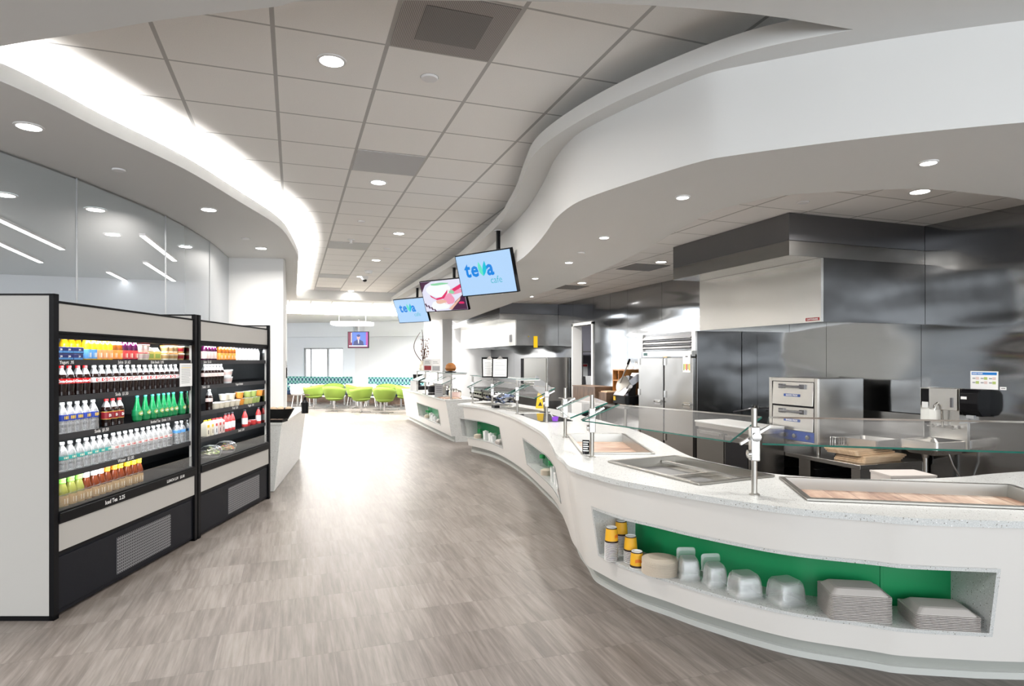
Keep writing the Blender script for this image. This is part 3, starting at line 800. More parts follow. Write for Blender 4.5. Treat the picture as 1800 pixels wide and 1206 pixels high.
def tray_mesh(hx, hy):
    m = MB(); rows = []
    for f, g, z in ((0,0,.0),(.012,.012,.0),(.014,.014,.003),(.04,.04,.026),(.055,.055,.030)):
        rows.append([(x,y,z) for x, y in rrect(-hx+f, hx-f, -hy+g, hy-g, .02, 4)])
    m.loft(rows, 0, False, True)
    n = len(rows[-1]); m.add(rows[-1], [tuple(range(n))])
    inn = [[(x,y,z-.0025) for x, y, z in r] for r in rows]
    m.loft(inn, 0, False, True, flip=True); m.add(inn[-1], [tuple(range(n))[::-1]]); m.loft([inn[0], rows[0]], 0, False, True)
    return m.mesh('tray', 'pulpgrey')
tme = tray_mesh(.155, .115)
for px, py, n, step, rz, where in ((1500,1078,16,.0085,-.50,'the tall tray stack'),(1648,1093,9,.0085,-.50,'the low tray stack at the right end')):
    p = P(px, py, NZ0)
    for k in range(n):
        o = bpy.data.objects.new('fibre_tray', tme); COL.objects.link(o)
        o.location = (p.x+random.uniform(-.0005,.0005), p.y+random.uniform(-.0005,.0005), NZ0+.003+k*step); o.rotation_euler = (0,0,rz+random.uniform(-.002,.002))
        nm = ORD[k]
        tag(o, ('grey pulp food tray, topmost of ' if k == n-1 else 'grey pulp food tray, %s up in ' % nm) + where, 'tray', 'pulp trays in the long niche')
# small niches: bottles, plates, white cartons, clear cups, grey trays
M['bottleclear'] = M['clear']
def small_niche(curve, n0, n1, where):
    front = offs(curve, inset(.3)+.082)[n0:n1+1]; backl = offs(curve, inset(.3)+.160)[n0:n1+1]
    at = lambda ln, f: ln[min(len(ln)-1, int(f*(len(ln)-1)))]
    for k, f in enumerate((.10, .27)):
        p = at(backl, f)
        t = thing('water_bottle', '%s green-labelled clear bottle in the %s' % (('left','right')[k], where), 'bottle', (p.x,p.y,NZ0+.001), 0, 'bottles in small niches')
        MB().lathe([(.0,0),(.034,.0),(.036,.01),(.036,.15),(.030,.19),(.014,.22),(.0135,.24)], 14).build('body', 'clear', t)
        MB().lathe([(.0365,.10),(.0365,.15)], 14).build('label', mat('green_label', (.02,.3,.08), .5), t)
        MB().lathe([(.015,.238),(.015,.256),(0,.256)], 12).build('cap', 'green', t)
    p = at(front, .30)
    for k in range(10):
        o = bpy.data.objects.new('paper_plate', pme); COL.objects.link(o); o.scale = (.62,.62,1); o.location = (p.x,p.y,NZ0+.016+k*.0062); o.rotation_euler = (pi,0,0)
        tag(o, ('pulp bowl plate, topmost of the stack in the ' if k == 9 else 'pulp bowl plate, %s up in the stack in the ' % ORD[k]) + where, 'plate', 'plates in the niches')
    dirv = (curve[n1]-curve[n0]).normalized(); rz = atan2(dirv.y, dirv.x)
    for k, (f, ln, h) in enumerate(((.50,front,.15),(.60,front,.13),(.70,front,.10))):
        p = at(ln, f)
        t = thing('paper_carton', '%s white paper carton in the %s' % (ORD[k], where), 'carton', (p.x,p.y,NZ0+.001), rz, 'white cartons in small niches')
        MB().add([(-.035,-.03,0),(.035,-.03,0),(.035,.03,0),(-.035,.03,0),(-.042,-.037,h),(.042,-.037,h),(.042,.037,h),(-.042,.037,h)], [(3,2,1,0),(4,5,6,7),(0,1,5,4),(1,2,6,5),(2,3,7,6),(3,0,4,7)]).build('carton_body', 'plastic_white', t)
        MB().box(-.040,.040,-.004,.004,h,h+.012).build('carton_flap', 'paper', t)
    for k in range(3):
        p = at(backl, .62+.1*k)
        t = thing('clear_cup', '%s upturned clear cup at the back of the %s' % (ORD[k], where), 'cup', (p.x,p.y,NZ0+.001), 0, 'clear cups in small niches')
        MB().lathe([(.044,0),(.045,.004),(.043,.006),(.033,.13),(0,.13)], 16).build('cup_body', 'clamshell', t)
    p = at(front, .88)
    for k in range(9):
        o = bpy.data.objects.new('fibre_tray', tme); COL.objects.link(o); o.scale = (.55,.6,1); o.location = (p.x,p.y,NZ0+.003+k*.006); o.rotation_euler = (0,0,rz)
        tag(o, ('small grey pulp tray, topmost of the stack in the ' if k == 8 else 'small grey pulp tray, %s up in the ' % ORD[k]) + where, 'tray', 'pulp trays in small niches')
small_niche(TOP, nB[0], nB[1], 'middle niche')
small_niche(TOP, nA[0], nA[1], 'left-end niche')
small_niche(ISL, idx(ISL, 736), idx(ISL, 771), 'far island niche')
# ================================================================== open refrigerated display coolers
CX = 2.91          # front plane of both cases (camera-aligned)
CZ = CAMROT + pi/2
M['stripblack'] = mat('price_strip', (.03,.03,.034), .35)
M['mirror'] = mat('side_mirror', (.65,.67,.68), .04, 1.0)
M['caseback'] = mat('case_interior', (.012,.014,.016), .5)
M['led'] = mat('led_strip', (1,1,1), .5, emit=(.95,.98,1), es=3)
SH = [1.655, 1.415, 1.165, .912]; DECK = .665
def cooler(y0, W, label, strips, grille):
    p = cw(-CX, y0); t = thing('open_display_cooler', label, 'cooler', (p.x,p.y,0), CZ)
    H, Dp = 2.08, .80
    for x0, s in ((0,0),(W-.045,1)):
        m = MB().box(x0+.004,x0+.041,.03,Dp,.03,H-.012,0)
        m.box(x0,x0+.045,.0,.03,.0,H,1).box(x0,x0+.045,.0,Dp,H-.012,H,1).box(x0,x0+.045,.0,Dp,0,.03,1)
        m.build('side_panel', ['greywhite', 'black'], t)
    a, b = .045, W-.045
    MB().box(a,b,.02,.05,1.845,2.025).build('header_panel', 'greywhite', t)
    MB().box(a,b,.015,.12,2.025,2.04).box(a,b,.012,.06,1.83,1.845).box(a,b,.02,.055,1.795,1.83).build('header_trim', 'black', t, bevel=.002)
    MB().box(a,b,.05,Dp,2.0,2.02).build('case_roof', 'black', t)
    MB().box(a,b,.62,Dp,.40,2.0).build('case_back', 'caseback', t)
    MB().box(a,a+.004,.05,.62,.62,2.0).build('mirror_side', 'mirror', t); MB().box(b-.004,b,.05,.62,.62,2.0).build('mirror_side', 'mirror', t)
    l = MB().box(a+.03,b-.03,.056,.068,1.815,1.828).build('light_strip', 'led', t)
    for k, z in enumerate(SH):
        d0 = .05
        s = MB().box(a+.005,b-.005,d0,.60,z-.018,z).build('shelf', 'black', t)
        MB().box(a,b,d0-.012,d0,z-.033,z+.006).build('price_strip', 'stripblack', s)
    # deck, front sill with clear rail
    MB().box(a,b,.06,.60,DECK-.02,DECK).build('deck', 'black', t)
    MB().box(a,b,.0,.06,.60,.685).box(a,b,-.008,.0,.61,.665).box(a,b,-.012,0,.665,.672).build('front_sill', 'black', t, bevel=.003)
    r = MB().box(a+.01,b-.01,.018,.022,.685,.775).build('clear_rail', 'clear', t)
    MB().box(a+.01,b-.01,.015,.025,.775,.779).build('rail_edge', 'chrome', r)
    MB().box(a,b,.004,.05,.425,.60).build('lower_panel', 'greywhite', t)
    MB().box(a,b,.012,.6,.405,.425).build('panel_trim', 'black', t)
    MB().box(a,b,.02,.6,.02,.405).box(a,b-.05,.008,.02,.05,.385).build('kick_panel', 'charcoal', t, bevel=.002)
    MB().box(grille[0],grille[1],.004,.008,.075,.345).build('vent_grille', 'grille', t)
    m = MB()
    for txt, x, z, s, y in strips:
        m.text(txt, s*.72, Matrix.Translation((x, y, z)), 0, .0008)
    m.build('price_writing', 'plastic_white', t)
    return t
def lx(px, y0, dy=.10): return (CX+dy)*F/(900-px) - y0
Y1, Y2, W1, W2 = 3.945, 5.765, 1.80, 1.715
st = lambda k: SH[k]-.022
C1 = cooler(Y1, W1, 'tall white-sided open drinks cooler nearest the camera, full of bottles', [
  ('Yogurt  .95', .17, st(0), .04, .0375), ('Juice  $1.65', .78, st(0), .045, .0375), ('Side Snack  2.95', 1.22, st(0), .04, .0375),
  ('Soda  $1.50', .75, st(1), .045, .0375), ('Soda  $1.50', .52, st(2), .045, .0375), ('Bottled Tea   Drink  1.75', 1.27, st(2), .04, .0375), ('Water  $1.00', .80, st(3), .05, .0375),
  ('Iced Tea  2.25', .60, .625, .055, -.0085), ('LUNCH LUV   $5.00', 1.42, .625, .045, -.0085)], (.64, 1.36))
C2 = cooler(Y2, W2, 'second open cooler beside the drinks cooler, with cups, tubs and salads', [
  ('Juice  $1.65', .25, st(0), .045, .0375), ('Soda  1.50', .22, st(1), .045, .0375), ('Yogurt Parfait', .95, st(1), .045, .0375), ('Fruit  3.50', .85, st(2), .045, .0375), ('Veggie  3.00', 1.25, st(2), .045, .0375), ('Snack  2.00', 1.0, st(3), .045, .0375)], (.62, 1.40))
# LED lamps of the cases
for y0, W in ((Y1,W1),(Y2,W2)):
    for z, dy, e in ((1.81,.065,3.2),(SH[0]-.04,.055,1.6),(SH[1]-.04,.055,1.6),(SH[2]-.04,.055,1.6),(SH[3]-.04,.055,1.4)):
        ld = bpy.data.lights.new('case_lamp', 'AREA'); ld.shape = 'RECTANGLE'; ld.size = W-.2; ld.size_y = .02; ld.energy = e*LED; ld.color = (.93,.97,1)
        p = cw(-(CX+dy), y0+W/2, z); lo = bpy.data.objects.new('case_lamp', ld); COL.objects.link(lo); lo.location = p; lo.rotation_euler = (radians(35),0,CZ)
# handle of a sheet of paper taped up in the first case
nx = lx(327, Y1, .016)
np_ = thing('paper_notice', 'white printed notice sheet hanging at the right end of the cola shelf', 'notice', cw(-(CX+.016), Y1+nx, 1.425), CZ)
MB().box(-.105,.105,-.001,.001,0,.205).build('sheet', 'paper', np_)
m = MB()
for k in range(11): m.box(-.08,.08-.05*random.random(),-.002,-.0011,.03+.015*k,.034+.015*k,1 if k == 9 else 0)
m.build('printing', ['grey', 'yellow'], np_)

# ---------------------------------------------------------------- product prototypes
def col(n, c, r=.3, **k):
    if n not in M: M[n] = mat(n, c, r, **k)
    return n
col('cola', (.012,.004,.003), .12); col('cola_red', (.62,.012,.015), .35); col('capwhite', (.82,.82,.82), .35); col('silver_label', (.66,.64,.62), .35)
col('darkred_label', (.25,.012,.02), .35); col('gold_line', (.75,.45,.08), .35); col('blue_label', (.012,.04,.30), .35); col('blue_pale', (.10,.30,.62), .4)
col('oj', (.85,.48,.01), .2); col('oj_label', (.75,.32,.12), .4); col('amber', (.22,.06,.008), .12); col('grape', (.05,.005,.03), .12); col('tea', (.12,.025,.008), .12)
col('lemon', (.20,.20,.045), .12); col('greenglass', (.01,.22,.07), .1); col('capgreen', (.22,.55,.08), .4); col('caporange', (.80,.25,.02), .4); col('capyellow', (.85,.55,.02), .4)
col('teal_label', (.03,.33,.30), .4); col('cream', (.80,.74,.60), .5); col('tealabel', (.40,.25,.10), .5); col('capblack', (.03,.025,.03), .4); col('orange_label', (.78,.28,.05), .4); col('redpack', (.55,.05,.05), .4)
col('carrot', (.80,.32,.05), .5); col('celery', (.42,.52,.16), .5); col('melon', (.62,.60,.25), .5); col('berry', (.60,.05,.05), .4); col('lettuce', (.30,.38,.08), .6); col('navybox', (.02,.03,.16), .35); col('chips', (.62,.50,.12), .45); col('capblue', (.02,.12,.5), .4); col('pinkpack', (.70,.55,.52), .4)
M['water'] = glassmat('water_bottle', (.84,.90,.94), .10, f0=.20, haze=.05)
M['waterneck'] = glassmat('clear_neck', (.82,.85,.88), .06, f0=.30)
PR = {}
def lab_text(m, txt, size, r, z, mi, sx=1.0, bold=.002):
    m.text(txt, size, Matrix.Translation((0,0,z)), mi, bold, bend=r, sx=sx)
def proto(kind, parts, group):
    "parts: list of (part name, MB, mats)"
    t = thing(kind, None, 'bottle', group=group)
    for nm, mb, mats in parts: mb.build(nm, mats, t)
    return t
def cola(label, cap, body='cola', h=.205, r=.0352, txt=None, tcol='capwhite', ltop=.118, lbot=.083, band=None):
    prof = [(0,.0),(r*.78,0),(r*.92,.006),(r*.86,.03),(r*.92,.055),(r*.97,.08),(r*.97,.125),(r*.82,.145)]
    neck = [(r*.82,.145),(r*.55,.168),(.0125,.183),(.0125,h-.016)]
    bd = MB().lathe(prof, 16, mis=0); bd.lathe(neck, 16, mis=1)
    lb = MB().lathe([(r*.985,lbot),(r*.985,ltop)], 16, mis=0)
    if band: lb.lathe([(r*.99,ltop-.004),(r*.99,ltop)], 16, mis=2).lathe([(r*.99,lbot),(r*.99,lbot+.004)], 16, mis=2)
    if txt:
        if txt == 'Coke':
            vs = [(sin(a)*r*.995,-cos(a)*r*.995,z) for z in (lbot+.007,ltop-.006) for a in [-.9+.2*k for k in range(10)]]
            lb.add(vs, [(k,k+1,k+11,k+10) for k in range(9)], 2, True)
        lab_text(lb, txt, .026 if len(txt) < 6 else .0225, r*1.0+.0006, (lbot+ltop)/2-.008, 1, .85)
    cp = MB().lathe([(.0145,h-.017),(.0148,h-.002),(.0135,h),(0,h)], 14)
    return [('body', bd, [body, 'waterneck']), ('label', lb, [label, tcol, band or 'cola_red']), ('cap', cp, cap)]
PR['cola'] = lambda: proto('cola_bottle', cola('cola_red', 'cola_red', txt='Coca-Cola'), 'bottles on the second shelf of the drinks cooler')
PR['diet'] = lambda: proto('diet_cola_bottle', cola('silver_label', 'capwhite', txt='Coke'), 'bottles on the second shelf of the drinks cooler')
PR['drsoda'] = lambda: proto('dark_soda_bottle', cola('darkred_label', 'cola_red', txt='Dr', band='gold_line', ltop=.112, lbot=.055), 'bottles on the third shelf of the drinks cooler')
PR['cola2'] = lambda: proto('cola_bottle', cola('pinkpack', 'capwhite', txt=None), 'bottles in the second cooler')
def watr(label, cap, h, r, l0, l1, body='water', lab2=None):
    prof = [(0,.0),(r*.9,0),(r,.006),(r,.03),(r*.94,.045),(r,.06),(r*.94,.075),(r,.09),(r*.97,h*.60),(r*.8,h*.70),(.0125,h*.87),(.0125,h-.016)]
    bd = MB().lathe(prof, 16)
    lb = MB().lathe([(r*1.012,l0),(r*1.012,l1)], 16)
    if lab2: lb.add([(sin(a)*r*1.02,-cos(a)*r*1.02,z) for z in (l0+(l1-l0)*.25,l0+(l1-l0)*.8) for a in (-.6,-.2,.2,.6)], [(0,1,5,4),(1,2,6,5),(2,3,7,6)], 1)
    cp = MB().lathe([(.0145,h-.017),(.0148,h-.002),(.0135,h),(0,h)], 14)
    return [('body', bd, body), ('label', lb, [label, lab2 or label]), ('cap', cp, cap)]
PR['soda_blue'] = lambda: proto('clear_soda_bottle', watr('blue_label', 'capwhite', .208, .0365, .085, .125, lab2='capyellow'), 'bottles on the third shelf of the drinks cooler')
PR['water_g'] = lambda: proto('water_bottle', watr('teal_label', 'capwhite', .196, .0362, .078, .102, lab2='cream'), 'water bottles')
PR['water_r'] = lambda: proto('water_bottle', watr('silver_label', 'capwhite', .196, .0362, .078, .102, lab2='redpack'), 'water bottles')
PR['water_b'] = lambda: proto('water_bottle', watr('blue_pale', 'capwhite', .196, .0362, .095, .12), 'water bottles')
def perr():
    h, r = .210, .036
    bd = MB().lathe([(0,0),(r*.8,0),(r,.012),(r*1.03,.05),(r*.95,.085),(r*.6,.125),(.014,.165),(.012,h-.014)], 16)
    lb = MB().lathe([(r*1.04,.047),(r*1.06,.055),(r*1.0,.085),(r*.93,.095)], 16)
    n = 14; vs = [(0,-r*1.11,.068)]+[(sin(.75*cos(2*pi*k/n))*r*1.11, -cos(.75*cos(2*pi*k/n))*r*1.10, .068+.018*sin(2*pi*k/n)) for k in range(n)]
    lb.add(vs, [(0,1+(k+1) % n,1+k) for k in range(n)], 1)
    lab_text(lb, 'perrier', .014, r*1.15, .064, 2, .8)
    cp = MB().lathe([(.0135,h-.015),(.014,h-.002),(0,h)], 14)
    return [('body', bd, 'greenglass'), ('label', lb, ['green', 'celery', 'paper']), ('cap', cp, 'teal_label')]
PR['green'] = lambda: proto('green_sparkling_bottle', perr(), 'bottles on the third shelf of the drinks cooler')
def juice(liq, label, cap, h=.185, r=.031, group='juice bottles on the top shelf of the drinks cooler', name='juice_bottle', upper=None):
    bd = MB().lathe([(0,0),(r*.9,0),(r,.008),(r,.085),(r*.97,.10),(r*.93,.118),(r*.6,.145),(.018,.158),(.018,h-.014)], 16, mis=[0]*5+[1]*3)
    lb = MB().lathe([(r*1.015,.012),(r*1.015,.078)], 16)
    lb.add([(sin(a)*r*1.025,-cos(a)*r*1.025,z) for z in (.022,.055) for a in (-.5,0,.5)], [(0,1,4,3),(1,2,5,4)], 1)
    cp = MB().lathe([(.020,h-.018),(.0205,h-.001),(0,h)], 14)
    return proto(name, [('body', bd, [liq, upper or liq]), ('label', lb, [label, 'cream']), ('cap', cp, cap)], group)
PR['oj'] = lambda: juice('oj', 'oj_label', 'oj')
PR['oj_b'] = lambda: juice('oj', 'blue_pale', 'oj')
PR['apple'] = lambda: juice('amber', 'orange_label', 'capblack', upper='waterneck')
PR['grape'] = lambda: juice('grape', 'redpack', 'capblack', upper='grape')
PR['jug'] = lambda: juice('amber', 'orange_label', 'capblack', group='bottles in the second cooler')
def tea(liq, cap):
    h, r = .20, .036
    bd = MB().lathe([(0,0),(r*.9,0),(r,.008),(r,.09),(r*.97,.11),(r*.72,.145),(.021,.162),(.021,h-.03)], 16)
    lb = MB().lathe([(r*1.015,.015),(r*1.015,.085)], 16)
    lb.add([(sin(a)*r*1.025,-cos(a)*r*1.025,z) for z in (.03,.065) for a in (-.6,0,.6)], [(0,1,4,3),(1,2,5,4)], 1)
    cp = MB().lathe([(.0225,h-.035),(.024,h-.028),(.0225,h-.024),(.0225,h-.012),(.024,h-.008),(.0235,h),(0,h)], 16)
    return proto('iced_tea_bottle', [('body', bd, liq), ('label', lb, ['tealabel', 'cream']), ('cap', cp, cap)], 'iced tea bottles on the bottom deck of the drinks cooler')
PR['tea_g'] = lambda: tea('lemon', 'capgreen'); PR['tea_w'] = lambda: tea('tea', 'capwhite'); PR['tea_o'] = lambda: tea('tea', 'caporange'); PR['tea_y'] = lambda: tea('tea', 'capyellow')
def cupp(name, fill, lid, h=.055, r=.045, group=None, band=None):
    bd = MB().lathe([(0,0),(r*.72,0),(r*.76,.003),(r*.97,h)], 18)
    ld = MB().lathe([(r*1.02,h-.002),(r*1.03,h+.003),(r*.95,h+.006),(0,h+.006)], 18)
    ps = [('tub', bd, fill), ('lid', ld, lid)]
    if band: ps.append(('label', MB().lathe([(r*.83,h*.3),(r*.94,h*.8)], 18), band))
    t = proto(name, ps, group); t['category'] = 'food cup'; return t
g2 = 'cups and tubs in the second cooler'
PR['parfait'] = lambda: cupp('parfait_cup', 'cream', 'berry', .058, .040, 'snack cups on the top shelf of the drinks cooler', 'pinkpack')
PR['snack'] = lambda: cupp('snack_cup', 'cream', 'orange_label', .058, .038, 'snack cups on the top shelf of the drinks cooler', 'tealabel')
PR['nut'] = lambda: cupp('snack_cup', 'tealabel', 'cream', .058, .038, 'snack cups on the top shelf of the drinks cooler', 'darkred_label')
PR['tub'] = lambda: cupp('yogurt_tub', 'capwhite', 'capwhite', .065, .058, g2, 'pinkpack')
PR['creamcup'] = lambda: cupp('dip_cup', 'cream', 'capwhite', .06, .05, g2)
PR['carrotcup'] = lambda: cupp('fruit_cup', 'carrot', 'clear', .065, .047, g2)
PR['celerycup'] = lambda: cupp('fruit_cup', 'celery', 'clear', .065, .047, g2)
PR['meloncup'] = lambda: cupp('fruit_cup', 'melon', 'clear', .065, .047, g2)
PR['berrycup'] = lambda: cupp('fruit_cup', 'berry', 'clear', .05, .048, g2)
def yog():
    t = thing('yogurt_pack', None, 'yogurt pack', group='blue yogurt packs on the top shelf of the drinks cooler')
    MB().box(-.052,.052,0,.09,0,.044).build('sleeve', 'navybox', t, bevel=.003)
    m = MB().box(-.048,.045,-.0012,-.0002,.005,.018,0)
    m.text('yo', .022, Matrix.Translation((.012,-.0014,.022)), 1, .001)
    m.build('printing', ['blue_pale', 'paper'], t); return t
PR['yog'] = yog
def wedge():
    t = thing('snack_pack', None, 'snack pack', group='snack packs on the top shelf of the drinks cooler')
    m = MB().box(-.047,.047,0,.07,0,.075)
    m.build('pouch', 'chips', t, bevel=.006)
    MB().add([(-.035,.0,.075),(.035,.0,.075),(.035,.06,.075),(-.035,.06,.075),(0,.0,.108),(0,.06,.108)], [(0,1,4),(1,2,5,4),(2,3,5),(3,0,4,5)]).build('folded_top', 'cream', t)
    MB().box(-.03,.03,-.0015,-.0005,.02,.055).build('label', 'lettuce', t); return t
PR['wedge'] = wedge
def cart(c, top):
    t = thing('drink_carton', None, 'carton', group='cartons on the fourth shelf of the second cooler')
    MB().box(-.031,.031,-.031,.031,0,.12).add([(-.031,-.031,.12),(.031,-.031,.12),(.031,.031,.12),(-.031,.031,.12),(-.031,0,.145),(.031,0,.145)], [(0,1,5,4),(2,3,4,5),(1,2,5),(3,0,4)]).build('carton_body', c, t)
    MB().box(-.031,.031,-.003,.003,.143,.158).build('crimp', top, t)
    m = MB()
    m.box(-.02,.02,-.0325,-.0315,.085,.11)
    m.build('printing', top, t)
    MB().box(-.006,.006,-.0325,-.0315,.02,.06).build('picture', 'ink', t); return t
PR['cart_r'] = lambda: cart('pinkpack', 'berry'); PR['cart_y'] = lambda: cart('cream', 'capyellow'); PR['cart_w'] = lambda: cart('capwhite', 'berry')
PR['small_b'] = lambda: proto('small_milk_bottle', watr('capwhite', 'capblack', .15, .028, .03, .085, body='capwhite'), 'bottles in the second cooler')
PR['bluebot'] = lambda: proto('juice_bottle', watr('pinkpack', 'capblack', .19, .033, .02, .09, body='grape'), 'bottles in the second cooler')
PR['smooth'] = lambda: proto('smoothie_bottle', watr('capwhite', 'capblack', .19, .032, .03, .10, body='berry'), 'bottles in the second cooler')
PR['dark'] = lambda: proto('cola_bottle', cola('pinkpack', 'capwhite'), 'bottles in the second cooler')
def salad(fill):
    t = thing('salad_box', None, 'salad box', group='salad boxes in the second cooler')
    MB().lathe([(0,0),(.10,0),(.125,.055)], 22, sy=.8).build('base', 'clear', t)
    m = MB(); rr = random.Random(3)
    for k in range(70):
        a, d = rr.random()*6.28, rr.random()**.5*.1
        x, y, z = d*cos(a), d*.75*sin(a), .02+.07*(1-d/.11)*rr.random()+.015
        s = .018; ax = rr.random()*3
        m.add([(x+s*cos(ax),y+s*sin(ax),z),(x-s*.4,y+s*.5,z+.012),(x-s*cos(ax),y-s*sin(ax),z+.002),(x+s*.3,y-s*.5,z-.008)], [(0,1,2,3)], rr.choice(fill))
    m.build('salad', ['lettuce', 'cream', 'carrot', 'celery', 'berry'], t)
    MB().lathe([(.127,.056),(.13,.06),(.115,.09),(.08,.112),(0,.118)], 22, sy=.8).build('lid', 'clear', t)
    MB().box(-.02,.025,-.03,.03,.1185,.1195).build('label', 'paper', t); return t
PR['salad1'] = lambda: salad([0,1,1,3]); PR['salad2'] = lambda: salad([2,2,0,3,4])
used = {}
def put(kind, x, dy, z, y0, label, rz=0):
    loc = cw(-(CX+dy), y0+x, z+.0008)
    r = CZ+rz
    if kind not in used:
        o = used[kind] = PR[kind](); o.location = loc; o.rotation_euler = (0,0,r); o['label'] = label
        return o
    return dup(used[kind], loc, r, label)
def row(kinds_px, z, y0, where, dy=.10):
    lim = (W1 if y0 == Y1 else W2)-.045-.040
    kinds_px = [q for q in kinds_px if .08 < lx(q[1], y0, q[4] if len(q) > 4 else dy) < lim]
    cnt = {}
    for it in kinds_px:
        kind, px, desc = it[:3]; zz = z + (it[3] if len(it) > 3 else 0); d = it[4] if len(it) > 4 else dy
        k = cnt[desc] = cnt.get(desc, 0)+1
        n = sum(1 for q in kinds_px if q[2] == desc)
        lab = ('%s %s from the left %s' % (ORD[k-1], desc, where)) if n > 1 else '%s %s' % (desc, where)
        put(kind, lx(px, y0, d), d, zz, y0, lab, random.uniform(-.5,.5) if kind in ('cola','diet') else random.uniform(-.1,.1))
px1 = lambda xs: [90+x/6.7 for x in xs]
A = 'on the drinks cooler\'s second shelf'
row([('cola', p, 'red-capped cola bottle') for p in px1((117,207,310,397))] + [('diet', 164.8+ (307.5-164.8)*f, 'white-capped diet cola bottle') for f in [(lambda L: ((3.01*F/(900-164.8))+L*(3.01*F/(900-307.5)-3.01*F/(900-164.8))/14))(k) for k in range(15)] for f in [((900-3.01*F/f)-164.8)/(307.5-164.8)]], SH[1], Y1, A)
A = 'on the drinks cooler\'s third shelf'
row([('soda_blue', p, 'blue-labelled clear soda bottle') for p in px1((125,212,302,395,490))] + [('drsoda', p, 'dark red labelled soda bottle') for p in px1((645,722,798))] + [('green', p, 'green sparkling bottle') for p in px1((1010,1105,1190,1260,1320,1378,1436,1530))], SH[2], Y1, A)
A = 'on the drinks cooler\'s fourth shelf'
row([('water_g', p, 'green-labelled water bottle') for p in px1((125,220,318,410,490,563,640))] + [('water_r', p, 'red-and-navy-labelled water bottle') for p in px1((728,797,868,935,1005,1075,1140,1200,1258,1315,1372))] + [('water_b', p, 'blue-labelled water bottle') for p in px1((1475,1533))], SH[3], Y1, A)
A = 'in the drinks cooler\'s bottom front row'
row([(k, p, d) for k, d, xs in (('tea_g','green-capped lemonade bottle',(125,228,320)),('tea_w','white-capped iced tea bottle',(405,500,575)),('tea_o','orange-capped iced tea bottle',(652,735)),('tea_y','yellow-capped iced tea bottle',(805,890,960,1025))) for p in px1(xs)], DECK, Y1, A, .105)
A = 'in the drinks cooler\'s bottom back row'
row([(k, p, d) for k, d, xs in (('tea_g','green-capped lemonade bottle',(112,205)),('tea_w','white-capped iced tea bottle',(300,385)),('tea_o','orange-capped iced tea bottle',(545,622)),('tea_y','yellow-capped iced tea bottle',(695,782,855))) for p in px1(xs)], DECK, Y1, A, .195)
A = 'on the drinks cooler\'s top shelf'
row([('yog', p, 'blue yogurt pack', 0, .065) for p in px1((104,200,322))] , SH[0], Y1, 'in lower layer '+A)
row([('yog', p, 'blue yogurt pack', .0455, .065) for p in px1((104,200,322))] , SH[0], Y1, 'in upper layer '+A)
row([(k, p, d, 0, dy) for k, d, dy, xs in (('oj','orange juice bottle behind yogurt packs',.21,(150,235,310)),('oj','orange juice bottle',.10,(545,607,668)),('oj_b','blue-labelled orange juice bottle',.10,(412,480)),('apple','apple juice bottle',.10,(722,785)),('grape','dark grape juice bottle',.10,(848,910,968)),('wedge','yellow snack pack with folded top',.07,(1178,1255)),('wedge','yellow snack pack at the right end',.07,(1600,))) for p in px1(xs)], SH[0], Y1, A)
for lay, zz in (('lower',0),('upper',.0655)):
    row([('parfait', p, 'red-lidded parfait cup', zz) for p in px1((1030,1095))]+[('snack', p, 'orange-lidded snack cup', zz) for p in px1((1335,1395,1440))]+[('nut', p, 'brown snack cup', zz) for p in px1((1515,1585))], SH[0], Y1, 'in %s layer on the drinks cooler\'s top shelf' % lay)
# second cooler
px2 = lambda xs: [340+x/4.306 for x in xs]
A = 'on the second cooler\'s top shelf'
row([('bluebot', p, 'dark juice bottle') for p in px2((82,107,130,150))]+[('jug', p, 'orange-labelled juice bottle') for p in px2((195,222,248,275,298))]+[('small_b', p, 'small white bottle') for p in px2((323,348,371,394,416,438,460,482,503,524))], SH[0], Y2, A)
A = 'on the second cooler\'s second shelf'
row([('cola2', p, 'pink-labelled soda bottle') for p in px2((85,110,133,157,181,205))], SH[1], Y2, A)
for lay, zz in (('lower',0),('upper',.0725)):
    row([('tub', p, 'white yogurt tub beside the sodas' if i == 0 else 'white yogurt tub at the right end', zz) for i, p in enumerate(px2((253,525)))], SH[1], Y2, 'in %s layer %s' % (lay, A))
A = 'on the second cooler\'s third shelf'
row([('dark', 340+118/4.306, 'dark soda bottle')], SH[2], Y2, A)
row([('creamcup', p, 'cream dip cup') for p in px2((160,198,238,280,318))]+[('carrotcup', p, 'carrot cup') for p in px2((352,))]+[('meloncup', p, 'melon cup') for p in px2((390,418))]+[('celerycup', p, 'celery cup') for p in px2((448,474))]+[('carrotcup', p, 'orange fruit cup') for p in px2((500,))]+[('creamcup', p, 'cream cup at the right end') for p in px2((524,))], SH[2], Y2, 'in lower layer '+A)
row([('creamcup', p, 'cream dip cup') for p in px2((230,280))]+[('carrotcup', p, 'carrot cup') for p in px2((347,))]+[('celerycup', p, 'celery cup') for p in px2((408,448))]+[('carrotcup', p, 'orange fruit cup') for p in px2((496,))], SH[2]+.0745, Y2, 'in upper layer '+A)
A = 'on the second cooler\'s fourth shelf'
row([('cart_y', p, 'yellow-printed cream carton') for p in px2((90,122))]+[('cart_w', p, 'white milk carton') for p in px2((152,))]+[('cart_r', p, 'pink drink carton') for p in px2((180,206))]+[('smooth', p, 'smoothie bottle with white label') for p in px2((240,266,292,388,490,518))], SH[3], Y2, A)
row([('berrycup', p, 'red berry cup') for p in px2((400,448))], SH[3], Y2, A, .115)
row([('salad1', px2((130,))[0], 'pale leafy salad box'),('salad2', px2((245,))[0], 'orange carrot salad box')], DECK, Y2, 'on the second cooler\'s bottom deck', .19)
